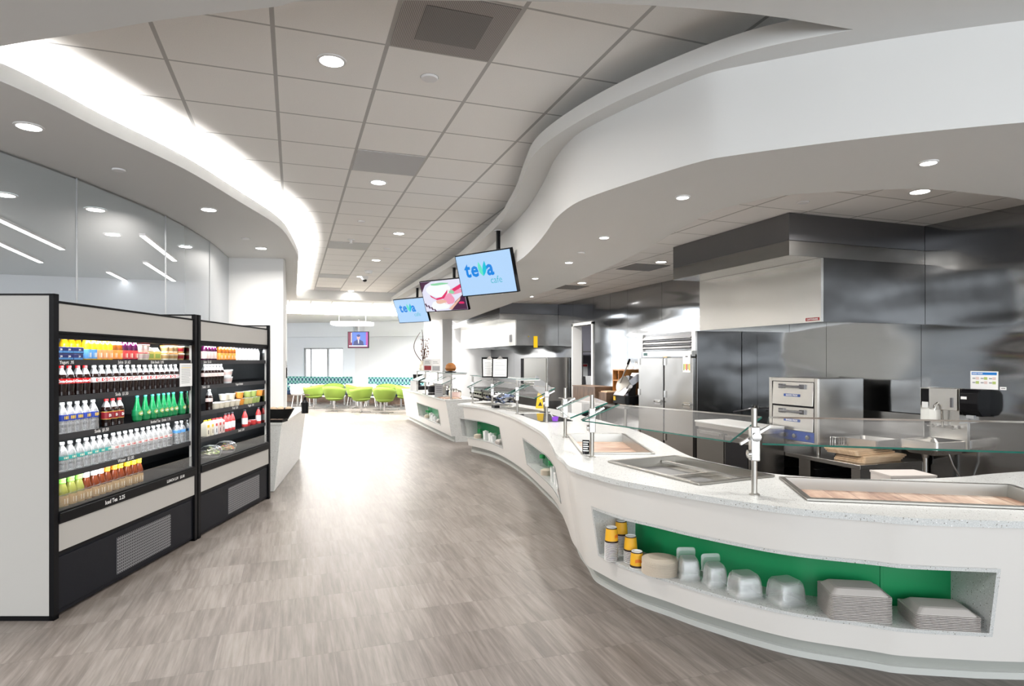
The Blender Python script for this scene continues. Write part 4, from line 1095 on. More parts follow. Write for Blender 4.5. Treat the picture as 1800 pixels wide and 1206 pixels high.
# ================================================================== kitchen along the right wall
def unit(name, label, cat_, a, b, z=0.0, rz=0):
    return thing(name, label, cat_, (a,b,z), rz)
def tx(s, size, T, mi=0, bold=0.001): return MB().text(s, size, T, mi, bold)
LEFTFACE = Matrix.Rotation(-pi/2, 4, 'Z')      # text that faces -X, reads along -Y... (seen from the room)
def face_left(x, y, z): return Matrix.Translation((x, y, z)) @ LEFTFACE
# --- exhaust hoods: shroud against the ceiling, body set back under it, open below
def hood(label, a0, sh, b0, b1, lab):
    t = thing('exhaust_hood', label, 'exhaust hood', (a0, b0, 0))
    Ln, Dp = b1-b0, AW-a0-.003
    MB().box(0,Dp,0,Ln,2.79,ZK-.002).build('shroud_top', 'darksteel', t, bevel=.002)
    MB().box(.0,Dp,.0,Ln,2.645,2.787).build('shroud', 'steel', t, bevel=.002)
    m = MB(); s = sh
    m.box(s,s+.03,.0,Ln,2.03,2.643).box(s+.032,Dp,Ln-.03,Ln,2.03,2.643)
    m.build('hood_front', 'steellight', t)
    m = MB(); nseg = 3 if Ln > 3 else 1
    for k in range(nseg):
        x0, x1 = s+.032+(Dp-s-.032)*k/nseg, s+.032+(Dp-s-.032)*(k+1)/nseg
        m.box(x0+.001,x1-.001,-.002,.03,2.03,2.643)
    m.build('hood_side', 'steelshade' if nseg == 1 else 'steel', t)
    # sloped baffle filters inside
    m = MB()
    for k in range(int(Ln/.5)):
        y = .05+k*.5
        for j in range(8): m.box(s+.30,s+.62,y+j*.058,y+j*.058+.03,2.30,2.32)
    m.build('baffle_filters', 'steel', t)
    MB().box(s+.04,Dp-.02,.04,Ln-.04,2.55,2.56).build('hood_ceiling', 'darksteel', t)
    MB().lathe([(0,0),(.05,.01),(.06,.06),(.02,.10),(.02,.48)], 14, c=(s+.25,Ln*.55,2.07)).build('hood_lamp', 'fixture', t)
    return t
nh = hood('big stainless exhaust hood over the double pizza oven, nearest the camera', 4.395, .385, 4.64, 6.53, 1)
m = MB().box(.3835,.385,.02,.19,2.045,2.075,0)
m.text('CAPTIVEAIRE', .024, face_left(.3825,.105,2.051), 1, .0008)
m.build('brand_plate', [mat('brand_red', (.35,.01,.02), .4), 'paper'], nh)
fh = hood('long stainless exhaust hood at the far end of the kitchen', 4.635, .40, 14.05, 19.2, 0)
MB().box(.392,.40,.25,.42,2.12,2.30).build('control_plate', 'grey', fh)
yt = thing('yellow_tag', 'small yellow tag hanging on the side of the far hood', 'tag', (5.55,14.04,2.0))
MB().box(-.05,.05,-.008,.0,-.02,.26).lathe([(.012,0),(.012,.02),(0,.02)], 10, c=(-.18,-.005,.24)).build('tag_body', 'yellow', yt)
# --- reach-in refrigerator
rf = thing('reach_in_refrigerator', 'tall stainless two-door reach-in refrigerator with louvred top', 'refrigerator', (5.36, 7.42, 0))
W, Dp = 1.50, .795
MB().box(.03,Dp,0,W,.12,2.08).build('cabinet', 'steelshade', rf, bevel=.004)
m = MB()
for k in range(3):
    z = 1.835+k*.07
    m.add([(.028,.1,z),(.028,W-.1,z),(-.012,.1,z+.012),(-.012,W-.1,z+.012),(.02,.1,z+.06),(.02,W-.1,z+.06)], [(0,2,3,1),(2,4,5,3)])
m.build('louvre', mat('louvre_grey', (.13,.13,.135), .45), rf)
MB().box(0,.028,0,.09,1.80,2.08).box(0,.028,W-.09,W,1.80,2.08).box(0,.028,.09,W-.09,1.72,1.80).build('header', 'steellight', rf)
for k, (y0,y1) in enumerate(((.02,W/2-.02),(W/2+.02,W-.02))):
    d = MB().box(-.03,.028,y0,y1,.16,1.70).build('door', 'steel', rf, bevel=.006)
    yh = y1-.16 if k == 0 else y1-.16
    m = MB().box(-.05,-.03,y0+.04,y0+.20,.98,1.06)
    m.tube([(-.05,y0+.18,1.03),(-.085,y0+.16,1.03),(-.085,y0+.03,1.03),(-.07,y0-.0,1.03)], .012, 8)
    m.build('handle', 'chrome', d)
    for z in (.5,1.15,1.64): MB().box(-.045,-.03,y1-.05,y1-.005,z-.05,z+.05).build('hinge', 'chrome', d)
MB().box(-.006,0,W-.23,W-.13,1.735,1.785).build('temperature_display', mat('teal_display', (.005,.08,.07), .3), rf)
MB().box(-.004,0,W/2-.05,W/2+.05,1.708,1.722).build('badge', 'gold_line', rf)
m = MB()
for x in (.1,.7):
    for y in (.1,W-.1): m.lathe([(.03,.0),(.05,.03),(.05,.08),(.02,.12)], 10, c=(x,y,0))
m.build('feet', 'black', rf)
fp = thing('poster_sheet', 'small white poster with food pictures on the refrigerator door', 'poster', (5.36-.032, 7.42+.16, 1.49))
m = MB().box(-.0015,-.0005,-.09,.09,0,.26,0)
for k in range(5): m.box(-.0022,-.0015,-.08+.033*k,-.055+.033*k,.03+.015*(k % 2),.12,1+k % 3)
m.box(-.0022,-.0015,-.03,.03,.22,.235,4)
m.build('sheet', ['paper', 'capyellow', 'lettuce', 'berry', 'ink'], fp)
# --- gas valve and hose on the wall beside the refrigerator
gv = thing('gas_valve', 'small chrome pipe valve on the wall right of the refrigerator', 'pipe valve', (AW-.001, 6.9, .93))
MB().tube([(0,0,.08),(-.25,0,.08),(-.28,.05,.06),(-.28,.35,.0)], .014, 8).build('pipe', 'darksteel', gv)
MB().lathe([(0,0),(.035,.0),(.045,.03),(.03,.06),(0,.06)], 12, c=(-.2,0,.05)).box(-.26,-.16,-.008,.008,.11,.125).build('valve_body', 'chrome', gv)
# --- prep table with white cutting top, drawers below and dark glass door
pt = thing('prep_table', 'low stainless prep table with white cutting top in front of the refrigerator side', 'table', (4.74, 5.58, 0))
W = 1.0
MB().box(0,.48,0,W,.895,.915).build('cutting_top', mat('cut_board', (.72,.72,.70), .5), pt, bevel=.004)
MB().box(.01,.48,.005,W-.005,.84,.893).build('top_frame', 'steellight', pt)
MB().box(.05,.48,.01,W-.01,.10,.838).build('body', 'steel', pt)
d = MB().box(.02,.05,.47,W-.02,.14,.80).build('door', 'steel', pt, bevel=.004)
MB().box(.0,.02,.52,.90,.765,.79).build('handle', 'chrome', d)
d = MB().box(.02,.05,.03,.45,.32,.78).build('oven_door', 'steel', pt, bevel=.004)
MB().box(.012,.02,.05,.43,.36,.72).build('dark_window', 'blackglass', d)
d = MB().box(.02,.05,.03,.45,.14,.31).build('control_strip', 'darksteel', pt)
M['blue_disp'] = mat('blue_display', (.01,.05,.2), .3, emit=(.05,.3,.9), es=.6)
MB().box(.014,.02,.19,.31,.17,.29).build('display', 'blackglass', d); MB().box(.0125,.014,.225,.275,.20,.26).build('display_glow', 'blue_disp', d)
m = MB()
for x in (.09,.44):
    for y in (.05,W-.05): m.lathe([(.02,0),(.02,.1)], 10, c=(x,y,0))
m.build('feet', 'black', pt)
# --- equipment stand with open racks
es = thing('equipment_stand', 'low stainless equipment stand with two dark open racks under the pizza oven', 'stand', (5.25, 4.62, 0))
W, Dp = 1.40, .85
MB().box(-.02,Dp,-.02,W+.02,.585,.63).build('top', 'steel', es, bevel=.004)
m = MB()
for y0,y1 in ((0,.10),(.62,.78),(1.27,W)): m.box(0,.06,y0,y1,.05,.585)
m.box(0,.06,.1,1.27,.05,.10)
m.build('front_posts', 'steel', es)
MB().box(0,Dp,-.003,.0,.05,.585).box(0,Dp,W-.003,W,.05,.585).box(Dp-.02,Dp,0.001,W-.004,.05,.585).box(0.01,Dp-.03,.001,W-.004,.045,.05).build('carcass', 'steel', es)
MB().box(.065,Dp-.03,.01,.02,.1,.58).box(.065,Dp-.03,W-.02,W-.01,.1,.58).box(Dp-.035,Dp-.025,.01,W-.01,.1,.58).box(.065,Dp-.03,.69,.70,.1,.58).build('rack_lining', 'blackmatte', es)
for k in range(4):
    z = .18+k*.1
    m = MB()
    for y in (.10,.60,.78,1.24): m.box(.062,Dp-.05,y,y+.025,z,z+.006)
    m.build('rack_runner', 'darksteel', es)
MB().box(.06,.0+.8,.02,W-.02,.0,.045).build('base', 'black', es)
MB().box(Dp-.012,Dp,-.02,.72,.632,1.1).build('splash_panel', 'steel', es, bevel=.002)
# --- double deck pizza oven
ov = thing('pizza_oven', 'stainless double-deck countertop pizza oven with blue control strip', 'oven', (5.3, 5.19, .632))
W, Dp, z0, z1 = .72, .65, .11, .83
MB().box(.02,Dp,0,W,z0,z1).build('oven_body', 'steel', ov, bevel=.004)
m = MB().box(0,.02,0,.045,z0,z1).box(0,.02,W-.045,W,z0,z1).box(0,.02,.045,W-.045,z1-.04,z1).box(0,.02,.045,W-.045,z0,z0+.02)
m.build('front_frame', 'steellight', ov, bevel=.002)
MB().box(.0195,.0205,.045,W-.045,z0+.02,z1-.04).build('door_gap', 'blackmatte', ov)
for k, (a0,a1) in enumerate(((.245,.505),(.525,.785))):
    d = MB().add([(-.012,.06,a0),(-.012,W-.06,a0),(.004,W-.06,a1),(.004,.06,a1),(.019,.06,a0),(.019,W-.06,a0),(.019,W-.06,a1),(.019,.06,a1)], [(0,3,2,1),(4,5,6,7),(0,1,5,4),(1,2,6,5),(2,3,7,6),(3,0,4,7)]).build('door', 'steellight', ov, bevel=.003)
    m = MB()
    hz = a1-.05
    m.tube([(0,.20,hz),(-.05,.22,hz),(-.055,.24,hz),(-.055,.48,hz),(-.05,.50,hz),(0,.52,hz)], .013, 10)
    m.box(-.02,.0,.17,.24,hz-.025,hz+.025).box(-.02,.0,.48,.55,hz-.025,hz+.025)
    m.build('handle', 'darksteel', d)
    m = MB().box(-.0085,-.006,.24,.48,(a0+a1)/2-.035,(a0+a1)/2-.005,0)
    m.text('BAKERS PRIDE', .027, face_left(-.010,.36,(a0+a1)/2-.029), 1, .0008)
    m.build('brand_plate', [mat('brand_blue', (.03,.08,.30), .4), 'paper'], d)
cpn = MB().box(-.005,.019,.05,W-.05,z0+.025,z0+.13).build('control_panel', mat('oven_blue', (.012,.05,.26), .4), ov)
for y in (.12,.31,.44,.62):
    MB().lathe([(0,0),(.027,0),(.024,.025),(0,.027)], 14, T=Matrix.Translation((-.005,y,z0+.075)) @ Matrix.Rotation(-pi/2, 4, 'Y')).build('knob', 'chrome', cpn)
m = MB()
for x in (.06,Dp-.06):
    for y in (.05,W-.05): m.lathe([(.018,0),(.022,.01),(.022,z0)], 12, c=(x,y,0))
m.build('feet', 'chrome', ov)
# --- peels / boards and pan on the stand
def board(a, b, z, l, w, rz, label):
    t = thing('wooden_board', label, 'wooden board', (a,b,z), rz, 'wooden boards on the equipment stand')
    MB().rbox(-w/2,w/2,-l/2,l/2,0,.016,.03).build('board', 'board', t); return t
for k in range(4): board(5.60+.012*k, 4.84-.006*k, .632+k*.0175, .36, .56, .06-.03*k, 'wooden board, %s from the bottom of the lower board pile' % ORD[k])
for k in range(3): board(5.58-.012*k, 4.90+.012*k, .704+k*.0175, .36, .60, .10+.03*k, 'wooden board, %s from the bottom of the upper board pile' % ORD[k])
sp = thing('steam_pan', 'deep stainless pan lying on the wooden boards beside the oven', 'pan', (5.68, 4.88, .758), .12)
m = MB()
rows = [[(x,y,z) for x, y in rrect(-.16-f,.16+f,-.19-f,.19+f,.03)] for f, z in ((-.02,.0),(0,.085),(.015,.088),(.015,.091),(-.002,.091),(-.022,.005))]
m.loft(rows, 0, False, True); n = len(rows[0]); m.add(rows[0], [tuple(range(n))[::-1]]); m.add(rows[-1], [tuple(range(n))])
m.build('pan_body', 'steel', sp)
gp = thing('wire_rack', 'folded wire tray rack beside the steam pan, by the oven side', 'rack', (5.36, 5.08, .758))
m = MB()
for k in range(3): m.tube([(0,.0-.03*k,0),(0,-.03*k,.09),(.12,-.03*k,.09),(.12,-.03*k,0)], .004, 6)
m.build('wires', 'chrome', gp)
# tray lying low at the right
lt = thing('cardboard_flat', 'pale flattened box behind the wide plank-print well', 'box', cw(2.93,4.66,0), -.3)
MB().box(-.17,.17,-.12,.12,0,.80).build('box_body', 'pulpgrey', lt)
MB().box(-.175,.175,-.125,.125,.8005,.815).build('box_lid', 'pulpgrey', lt)
# --- hand sink with dispenser cabinet
sk = thing('hand_sink', 'stainless wall hand sink with swan-neck tap and built-in towel cabinet', 'sink', (AW-.002, 4.20, 0))
W = .385
MB().box(-.015,0,0,W,.78,1.385).box(-.13,-.015,-.004,0,1.05,1.385).box(-.13,-.015,W,W+.004,1.05,1.385).build('back_panel', 'steellight', sk)
cb = MB().box(-.13,-.016,.02,.30,1.17,1.385).build('towel_cabinet', 'steellight', sk, bevel=.004)
MB().box(-.14,-.131,.06,.08,1.2,1.295).build('lock', 'darksteel', cb)
MB().box(-.12,-.016,.302,.38,1.20,1.37).build('soap_dispenser', 'black', sk, bevel=.004)
MB().box(-.13,-.121,.31,.375,1.18,1.24).build('soap_lever', 'plastic_white', sk, bevel=.003)
m = MB()
rows = [[(x,y,z) for x, y in rrect(-.43+f,-.018,0+f,W-f,.03)] for f, z in ((.05,.745),(.0,.80),(.0,.875),(.015,.878),(.05,.865),(.09,.79))]
m.loft(rows, 0, False, True); n = len(rows[0]); m.add(rows[0], [tuple(range(n))[::-1]]); m.add(rows[-1], [tuple(range(n))])
m.build('basin', 'steellight', sk)
f = MB().box(-.045,-.015,.10,.32,.985,1.015).tube([(-.05,.21,1.0),(-.06,.21,1.0),(-.07,.21,1.18),(-.09,.21,1.225),(-.13,.21,1.235),(-.17,.21,1.21),(-.175,.21,1.165)], .012, 10).build('tap', 'chrome', sk)
for y in (.10,.30): MB().lathe([(.018,0),(.02,.03),(.012,.05),(0,.05)], 12, T=Matrix.Translation((-.045,y,1.0)) @ Matrix.Rotation(-pi/2, 4, 'Y')).box(-.11,-.095,y-.035,y+.035,.995,1.008).build('tap_handle', 'chrome', f)
MB().lathe([(.03,.0),(.045,.05),(.05,.06)], 14, c=(-.22,.27,.69)).lathe([(.024,.0),(.024,.35),(.03,.36),(.03,.37),(.024,.38),(.024,.69)], 14, c=(-.22,.27,.02)).build('drain_pipe', 'chrome', sk)
MB().tube([(-.22,.27,.45),(-.15,.22,.40),(-.05,.18,.40),(0,.18,.40)], .02, 10).tube([(-.2,.05,.76),(-.17,.03,.65),(-.1,.02,.55),(-.06,.02,.42),(0,.02,.42)], .008, 8).lathe([(.02,0),(.03,.03),(.02,.06)], 10, c=(-.06,.02,.39)).build('supply_pipes', 'satin', sk)
tw = thing('towel_dispenser', 'black wall paper towel dispenser right of the hand sink', 'towel dispenser', (AW-.001, 4.0, 1.13))
m = MB(); prof = [(-.0,.0),(-.11,.0),(-.16,.05),(-.17,.12),(-.165,.22),(-.13,.255),(0,.255)]
m.loft([[(x,y,z) for x, z in prof] for y in (-.0,.175)], 0, False)
m.add([(x,0,z) for x, z in prof], [tuple(range(7))]); m.add([(x,.175,z) for x, z in prof], [tuple(range(7))[::-1]])
m.build('housing', 'black', tw, bevel=.008, fix=True)
MB().box(-.150,-.12,.05,.12,-.02,.01).build('paper_slot', 'grey', tw); MB().box(-.1725,-.171,.10,.155,.16,.185).build('maker_label', 'paper', tw)
ps = thing('hand_wash_poster', 'white and blue hand washing poster on the steel wall above the towel dispenser', 'poster', (AW-.001, 3.93, 1.385))
m = MB().box(-.003,-.001,0,.25,0,.17,0).box(-.0042,-.003,.012,.238,.135,.160,1)
for k in range(6): m.box(-.0042,-.003,.02+.075*(k % 3),.05+.075*(k % 3),.09-.04*(k//3),.115-.04*(k//3),2+k % 2).box(-.0042,-.003,.053+.075*(k % 3),.08+.075*(k % 3),.095-.04*(k//3),.108-.04*(k//3),4)
m.text('HAND WASH', .016, face_left(-.005,.185,.142), 0, .0006)
m.build('sheet', ['paper', mat('poster_blue', (.01,.18,.55), .5), 'pinkpack', 'celery', 'grey'], ps)
wl_ = thing('wall_label', 'tiny white label on the steel wall right of the hand washing poster', 'label', (AW-.001, 3.86, 1.385))
MB().box(-.003,-.001,0,.055,0,.028).box(-.0038,-.003,.008,.045,.011,.017,1).build('sheet', ['paper', 'ink'], wl_)
# --- work table, crates and slicer near the door
wt = thing('work_table', 'stainless work table against the steel wall left of the refrigerator', 'table', (5.15, 9.05, 0))
W, Dp = 2.7, 1.0
MB().box(0,Dp,0,W,.86,.90).build('top', 'steel', wt, bevel=.004)
MB().box(.05,Dp-.02,.05,W-.05,.25,.27).build('under_shelf', 'steel', wt)
for x in (.06,Dp-.06):
    for y in (.06,W-.06): MB().lathe([(.02,0),(.02,.86)], 10, c=(x,y,0)).build('leg', 'satin', wt)
wc = thing('pigeonhole_rack', 'orange wooden pigeonhole rack on the work table', 'rack', (5.55, 9.76, .901))
W, Dp, H = .42, .5, .60
m = MB().box(0,Dp,-.0,.02,0,H).box(0,Dp,W-.02,W,0,H).box(0,Dp,.02,W-.02,H-.02,H).box(0,Dp,.02,W-.02,0,.02).box(Dp-.02,Dp,.02,W-.02,.02,H-.02)
m.build('case', 'orangewood', wc)
m = MB()
for k in (1,2): m.box(0.002,Dp-.02,.02,W-.02,H*k/3-.01,H*k/3+.01)
m.box(.004,Dp-.02,W/2-.01,W/2+.01,.02,H-.02)
m.build('dividers', 'orangewood', wc)
m = MB()
for i in range(2):
    for k in range(3): m.box(.06,.2,.05+i*.2,.15+i*.2,.03+k*H/3,.12+k*H/3)
m.build('contents', 'black', wc)
pk = thing('paper_bundle', 'bundle of crumpled white paper on top of the pigeonhole rack', 'paper bundle', (5.75, 9.97, 1.501))
m = MB(); rr = random.Random(5)
for k in range(16):
    y, x = rr.uniform(-.2,.2), rr.uniform(-.15,.15)
    m.add([(x-.05,y-.05,0),(x+.06,y-.03,.02),(x+.04,y+.05,.10+.05*rr.random()),(x-.04,y+.04,.13*rr.random()+.03)], [(0,1,2,3)])
m.build('paper', 'paper', pk)
wb = thing('wooden_crate', 'long brown wooden crate on the work table below the doorway', 'crate', (5.2, 10.2, .901))
W, Dp, H = .95, .42, .26
MB().box(0,.02,0,W,.0,H).box(Dp-.02,Dp,0,W,0,H).box(.02,Dp-.02,0,.02,0,H).box(.02,Dp-.02,W-.02,W,0,H).box(.02,Dp-.02,.02,W-.02,0,.02).build('crate_body', 'crate', wb)
MB().box(-.012,Dp+.012,-.012,W+.012,H+.001,H+.02).build('crate_lid', 'crate', wb)
wb2 = thing('wooden_block', 'smaller wooden box right of the long brown crate', 'crate', (5.25, 9.86, .901))
MB().box(0,.25,0,.3,0,.19).build('box_body', 'crate', wb2, bevel=.004); MB().box(.03,.22,.03,.27,.191,.21).build('box_lid', 'board', wb2)
sl = thing('meat_slicer', 'grey meat slicer with long black-tipped lever in front of the refrigerator', 'slicer', (5.22, 9.10, .901))
MB().rbox(0,.45,0,.5,.03,.16,.06).build('base', 'black', sl, bevel=.01)
MB().lathe([(0,0),(.16,0),(.165,.02),(.15,.04),(0,.05)], 28, T=Matrix.Translation((.12,.27,.33)) @ Matrix.Rotation(radians(-70), 4, 'Y') @ Matrix.Rotation(.4, 4, 'X')).build('blade', 'satin', sl)
MB().bar((.2,.22,.16),(.22,.22,.5),.10,.14).bar((.10,.05,.38),(.25,-.02,.5),.16,.10).build('arm', 'darksteel', sl)
MB().add([(-.02,.05,.17),(-.02,.42,.17),(.08,.42,.30),(.08,.05,.30)], [(0,1,2,3)]).add([(.10,.0,.30),(.10,.25,.30),(.25,.25,.55),(.25,.0,.55)], [(0,1,2,3)]).build('carriage', 'darksteel', sl)
h = MB().tube([(.05,.30,.38),(.06,.12,.62),(.06,.04,.72)], .011, 8).build('lever', 'satin', sl)
MB().tube([(.06,.06,.70),(.06,.0,.78)], .018, 8).build('lever_grip', 'black', h)
MB().box(-.01,.0,.36,.43,.08,.15).build('yellow_switch', 'yellow', sl)
m = MB()
for x in (.05,.4):
    for y in (.05,.45): m.lathe([(.02,0),(.025,.03)], 8, c=(x,y,0))
m.build('feet', 'black', sl)
ip = thing('notice_card', 'red-topped white notice hanging inside the doorway room', 'notice', (7.70, DB1+2.595, 1.22), 0)
MB().box(-.12,.12,-.002,.002,0,.36).box(-.11,.11,-.003,-.002,.28,.34,1).build('sheet', ['paper', 'berry'], ip)
lp = thing('metal_shelving', 'grey wire shelving with bags inside the doorway room', 'shelving', (7.35, DB1+1.95, 0))
m = MB()
for x in (0,1.2):
    for y in (0,.5): m.lathe([(.015,0),(.015,2.2)], 8, c=(x,y,0))
m.build('posts', 'satin', lp)
for z in (.5,.92,1.9): MB().box(-.02,1.22,-.02,.52,z,z+.02).build('shelf', 'satin', lp)
wbx = thing('white_bin', 'white tilted bin on the shelving inside the doorway', 'bin', (7.72, DB1+2.2, .9415))
MB().add([(-.2,-.13,0),(.2,-.13,0),(.2,.13,0),(-.2,.13,0),(-.24,-.16,.3),(.24,-.16,.3),(.24,.16,.3),(-.24,.16,.3)], [(3,2,1,0),(0,1,5,4),(1,2,6,5),(2,3,7,6),(3,0,4,7)]).build('bin_body', 'plastic_white', wbx)
# --- far cooking line under the far hood
bo_ = thing('convection_oven', 'grey steel convection oven box under the far hood', 'oven', (5.55, 13.35, .60))
W, Dp = 1.75, .60
MB().box(.02,Dp,0,W,.12,1.14).build('oven_body', 'steel', bo_, bevel=.006)
MB().box(0,.02,.06,W-.25,.47,1.12).build('door', 'satin', bo_, bevel=.004); MB().box(0,.02,W-.24,W-.02,.14,1.12).build('control_side', 'blackmatte', bo_)
MB().box(.0,.02,.06,W-.25,.14,.45).build('lower_panel', 'darksteel', bo_)
MB().tube([(-.04,.15,.52),(-.04,W-.35,.52)], .014, 8).build('handle', 'chrome', bo_)
m = MB()
for x in (.06,Dp-.06):
    for y in (.06,W-.06): m.lathe([(.03,0),(.03,.12)], 8, c=(x,y,0))
m.build('feet', 'black', bo_)
def cooker(b0, W, label, hot):
    t = thing('range_cooker', label, 'cooking range', (4.75, b0, 0)); Dp = .78
    MB().box(0,Dp,0,W,.14,.84).build('body', 'steel', t, bevel=.004)
    MB().box(-.06,Dp,-.0,W,.85,.90).build('hob_top', 'darksteel', t, bevel=.004)
    d = MB().box(-.025,-.0,.05,W-.05,.2,.66).build('oven_door', 'blackmatte', t); MB().tube([(-.07,.1,.62),(-.07,W-.1,.62)], .012, 8).build('handle', 'chrome', d)
    p = MB().box(-.03,0,.02,W-.02,.70,.83).build('control_panel', 'satin', t)
    for k in range(5): MB().lathe([(0,0),(.025,0),(.02,.03),(0,.03)], 12, T=Matrix.Translation((-.03,.12+k*(W-.24)/4,.765)) @ Matrix.Rotation(-pi/2, 4, 'Y')).build('knob', 'black', p)
    if hot: MB().box(.02,Dp-.05,.04,W-.04,.901,.925).build('griddle_plate', 'blackmatte', t)
    m = MB()
    for x in (.06,Dp-.06):
        for y in (.06,W-.06): m.lathe([(.02,0),(.02,.14)], 8, c=(x,y,0))
    m.build('feet', 'black', t)
    return t
cooker(13.4, .95, 'dark cooking range under the far hood, nearest the doorway', 0)
cooker(14.5, 1.2, 'flat griddle range under the far hood, between two ranges', 1)
cooker(15.8, 1.2, 'dark cooking range under the far hood, farthest from the doorway', 1)
# ================================================================== hanging screens
M['scr_blue'] = mat('screen_blue', (0,0,0), .3, emit=(.40,.60,.86), es=.62)
M['scr_logo'] = mat('screen_logo', (0,0,0), .3, emit=(.0,.22,.72), es=.6)
M['scr_teal'] = mat('screen_teal', (0,0,0), .3, emit=(.0,.42,.52), es=.6)
M['scr_leaf'] = mat('screen_leaf', (0,0,0), .3, emit=(.12,.72,.52), es=.6)
M['scr_leaf2'] = mat('screen_leaf_dark', (0,0,0), .3, emit=(.0,.50,.66), es=.6)
for n, c in (('white',(.86,.93,.92)),('pink',(.80,.30,.45)),('red',(.70,.02,.13)),('dark',(.06,.01,.05)),('green',(.25,.62,.36)),('pale',(.72,.72,.86)),('tan',(.75,.45,.35)),('skin',(.72,.42,.40)),('navy',(.02,.04,.20)),('mag',(.55,.06,.40)),('blue',(.10,.22,.75)),('wine',(.22,.0,.05))):
    M['s_'+n] = mat('screen_'+n, (0,0,0), .3, emit=c, es=.6)
TW, THH = .95, .54
def leaf(m, x0, z0, x1, z1, bow, mi):
    a, b = Vector((x0,z0)), Vector((x1,z1)); d = b-a; n = Vector((-d.y,d.x)).normalized()
    pts = [a+d*t+n*bow*sin(pi*t) for t in [k/8 for k in range(9)]]+[a+d*t-n*abs(bow)*.55*sin(pi*t)*(1 if bow > 0 else -1) for t in [1-k/8 for k in range(1,8)]]
    m.add([(p.x,0,p.y) for p in pts], [tuple(range(len(pts)))], mi)
def teva(cafe=True):
    m = MB(); y = -.0046
    T = lambda x, z: Matrix.Translation((x, y, z))
    sz, bo = .27, .008
    wd_ = lambda t: max(v[0] for v in textmesh(t, sz, bo, 'LEFT')[0])
    x0 = -.335; xt = x0+wd_('t')+.004; xe = xt+wd_('e')+.004; xv = xe+.135
    m.text('t', sz, T(x0,-.02), 0, bo, align='LEFT'); m.text('e', sz, T(xt,-.02), 0, bo, align='LEFT'); m.text('a', sz, T(xv,-.02), 0, bo, align='LEFT')
    m.text('cafe', .125, T(xv+.13,-.13), 1, -.001)
    g = MB(); c = xe+.067; leaf(g, c-.002,-.03, c-.052,.155, .042, 2); leaf(g, c+.002,-.03, c+.052,.16, -.042, 3)
    m.add([(p,y-.0002,r) for p, q, r in g.v], g.f, 0); m.mi[-2:] = [2,3]
    return m, ['scr_logo','scr_teal','scr_leaf','scr_leaf2']
def blob(m, cx, cz, rx, rz, mi, n=18, wob=.12, seed=1, y=-.0046):
    rr = random.Random(seed); ph = rr.random()*6
    m.add([(cx+rx*cos(a)*(1+wob*sin(3*a+ph)), y, cz+rz*sin(a)*(1+wob*cos(4*a+ph))) for a in [2*pi*k/n for k in range(n)]], [tuple(range(n))], mi)
def sandwich():
    m = MB(); y = -.0044
    m.box(-.46,.46,y,y+.0002,-.255,.255,0)
    m.add([(.10,y-.0002,-.255),(.46,y-.0002,-.255),(.46,y-.0002,.02),(.22,y-.0002,-.12)], [(0,1,2,3)], 3)
    m.add([(-.46,y-.0002,.255),(-.46,y-.0002,.08),(-.36,y-.0002,.20),(-.20,y-.0002,.255)], [(0,1,2,3)], 3)
    q = -.0050
    blob(m, -.08,.10,.27,.12,1,seed=2,wob=.05,y=q); blob(m, .28,.06,.16,.05,5,seed=4,y=q); blob(m, -.12,-.16,.20,.08,6,seed=9,y=q); blob(m,.10,-.06,.12,.10,5,seed=11,y=q)
    q = -.0054
    m.add([(-.30,q,.03),(-.18,q,-.04),(-.04,q,-.02),(.06,q,.05),(.12,q,.10),(.10,q,.04),(.0,q,-.05),(-.16,q,-.07),(-.28,q,-.01)], [tuple(range(9))], 2)
    m.add([(.22,q,.10),(.44,q,.18),(.45,q,.12),(.24,q,.05)], [(0,1,2,3)], 2); blob(m,.20,.05,.06,.03,4,seed=6,y=q); blob(m,-.05,.20,.20,.02,4,seed=13,y=q); blob(m,-.08,-.10,.12,.035,7,seed=8,y=q)
    m.add([(.06,q,-.23),(.30,q,-.08),(.36,q,-.04),(.34,q,-.09),(.12,q,-.25)], [(0,1,2,3,4)], 7); blob(m,.36,-.14,.06,.02,2,seed=5,y=q)
    for k in range(4): m.add([(-.46+.06*k,q,-.12-.035*k),(-.43+.06*k,q,-.11-.035*k),(-.40+.06*k,q,-.17-.03*k),(-.43+.06*k,q,-.18-.03*k)], [(0,1,2,3)], 3)
    return m, ['s_pale','s_white','s_red','s_dark','s_green','s_pink','s_white','s_tan']
def tv(label, x, y, zr, w, pole, yaw, tilt, content, bgm):
    h = w*.57; sc = w/.95
    p = cw(x, y, EYE+zr); rz = yaw+CAMROT
    t = thing('hanging_screen', label, 'screen', p, rz)
    rel = Matrix.Rotation(tilt, 4, 'X')
    # parts are built in the plane of the panel and turned by its tilt
    def pb(mb, nm, mats, par=t, k=1.0):
        mb.v = [tuple(rel @ (Vector((v[0]*k, v[1], v[2]*k)))) for v in mb.v]
        return mb.build(nm, mats, par)
    pb(MB().box(-w/2,w/2,0,.045,-h/2,h/2), 'housing', 'black')
    s = pb(MB().box(-w/2+.013,w/2-.013,-.003,-.0005,-h/2+.013,h/2-.013), 'display', bgm)
    m, mt = content(); pb(m, 'picture', mt, s, sc)
    lp = Matrix.Rotation(-rz, 4, 'Z') @ Vector((pole.x-p.x, pole.y-p.y, 0))
    top = ZR-p.z-.002; c = rel @ Vector((0,.045,.0))
    MB().lathe([(0,.0),(.026,.0),(.026,top)], 14, c=(lp.x,lp.y,0)).build('pole', 'black', t)
    MB().bar((0,c.y,.03), (lp.x,lp.y,.03), .06, .06).build('bracket', 'black', t)
    MB().lathe([(.05,top-.01),(.05,top)], 16, c=(lp.x,lp.y,0)).build('ceiling_plate', 'fixture', t)
    return t
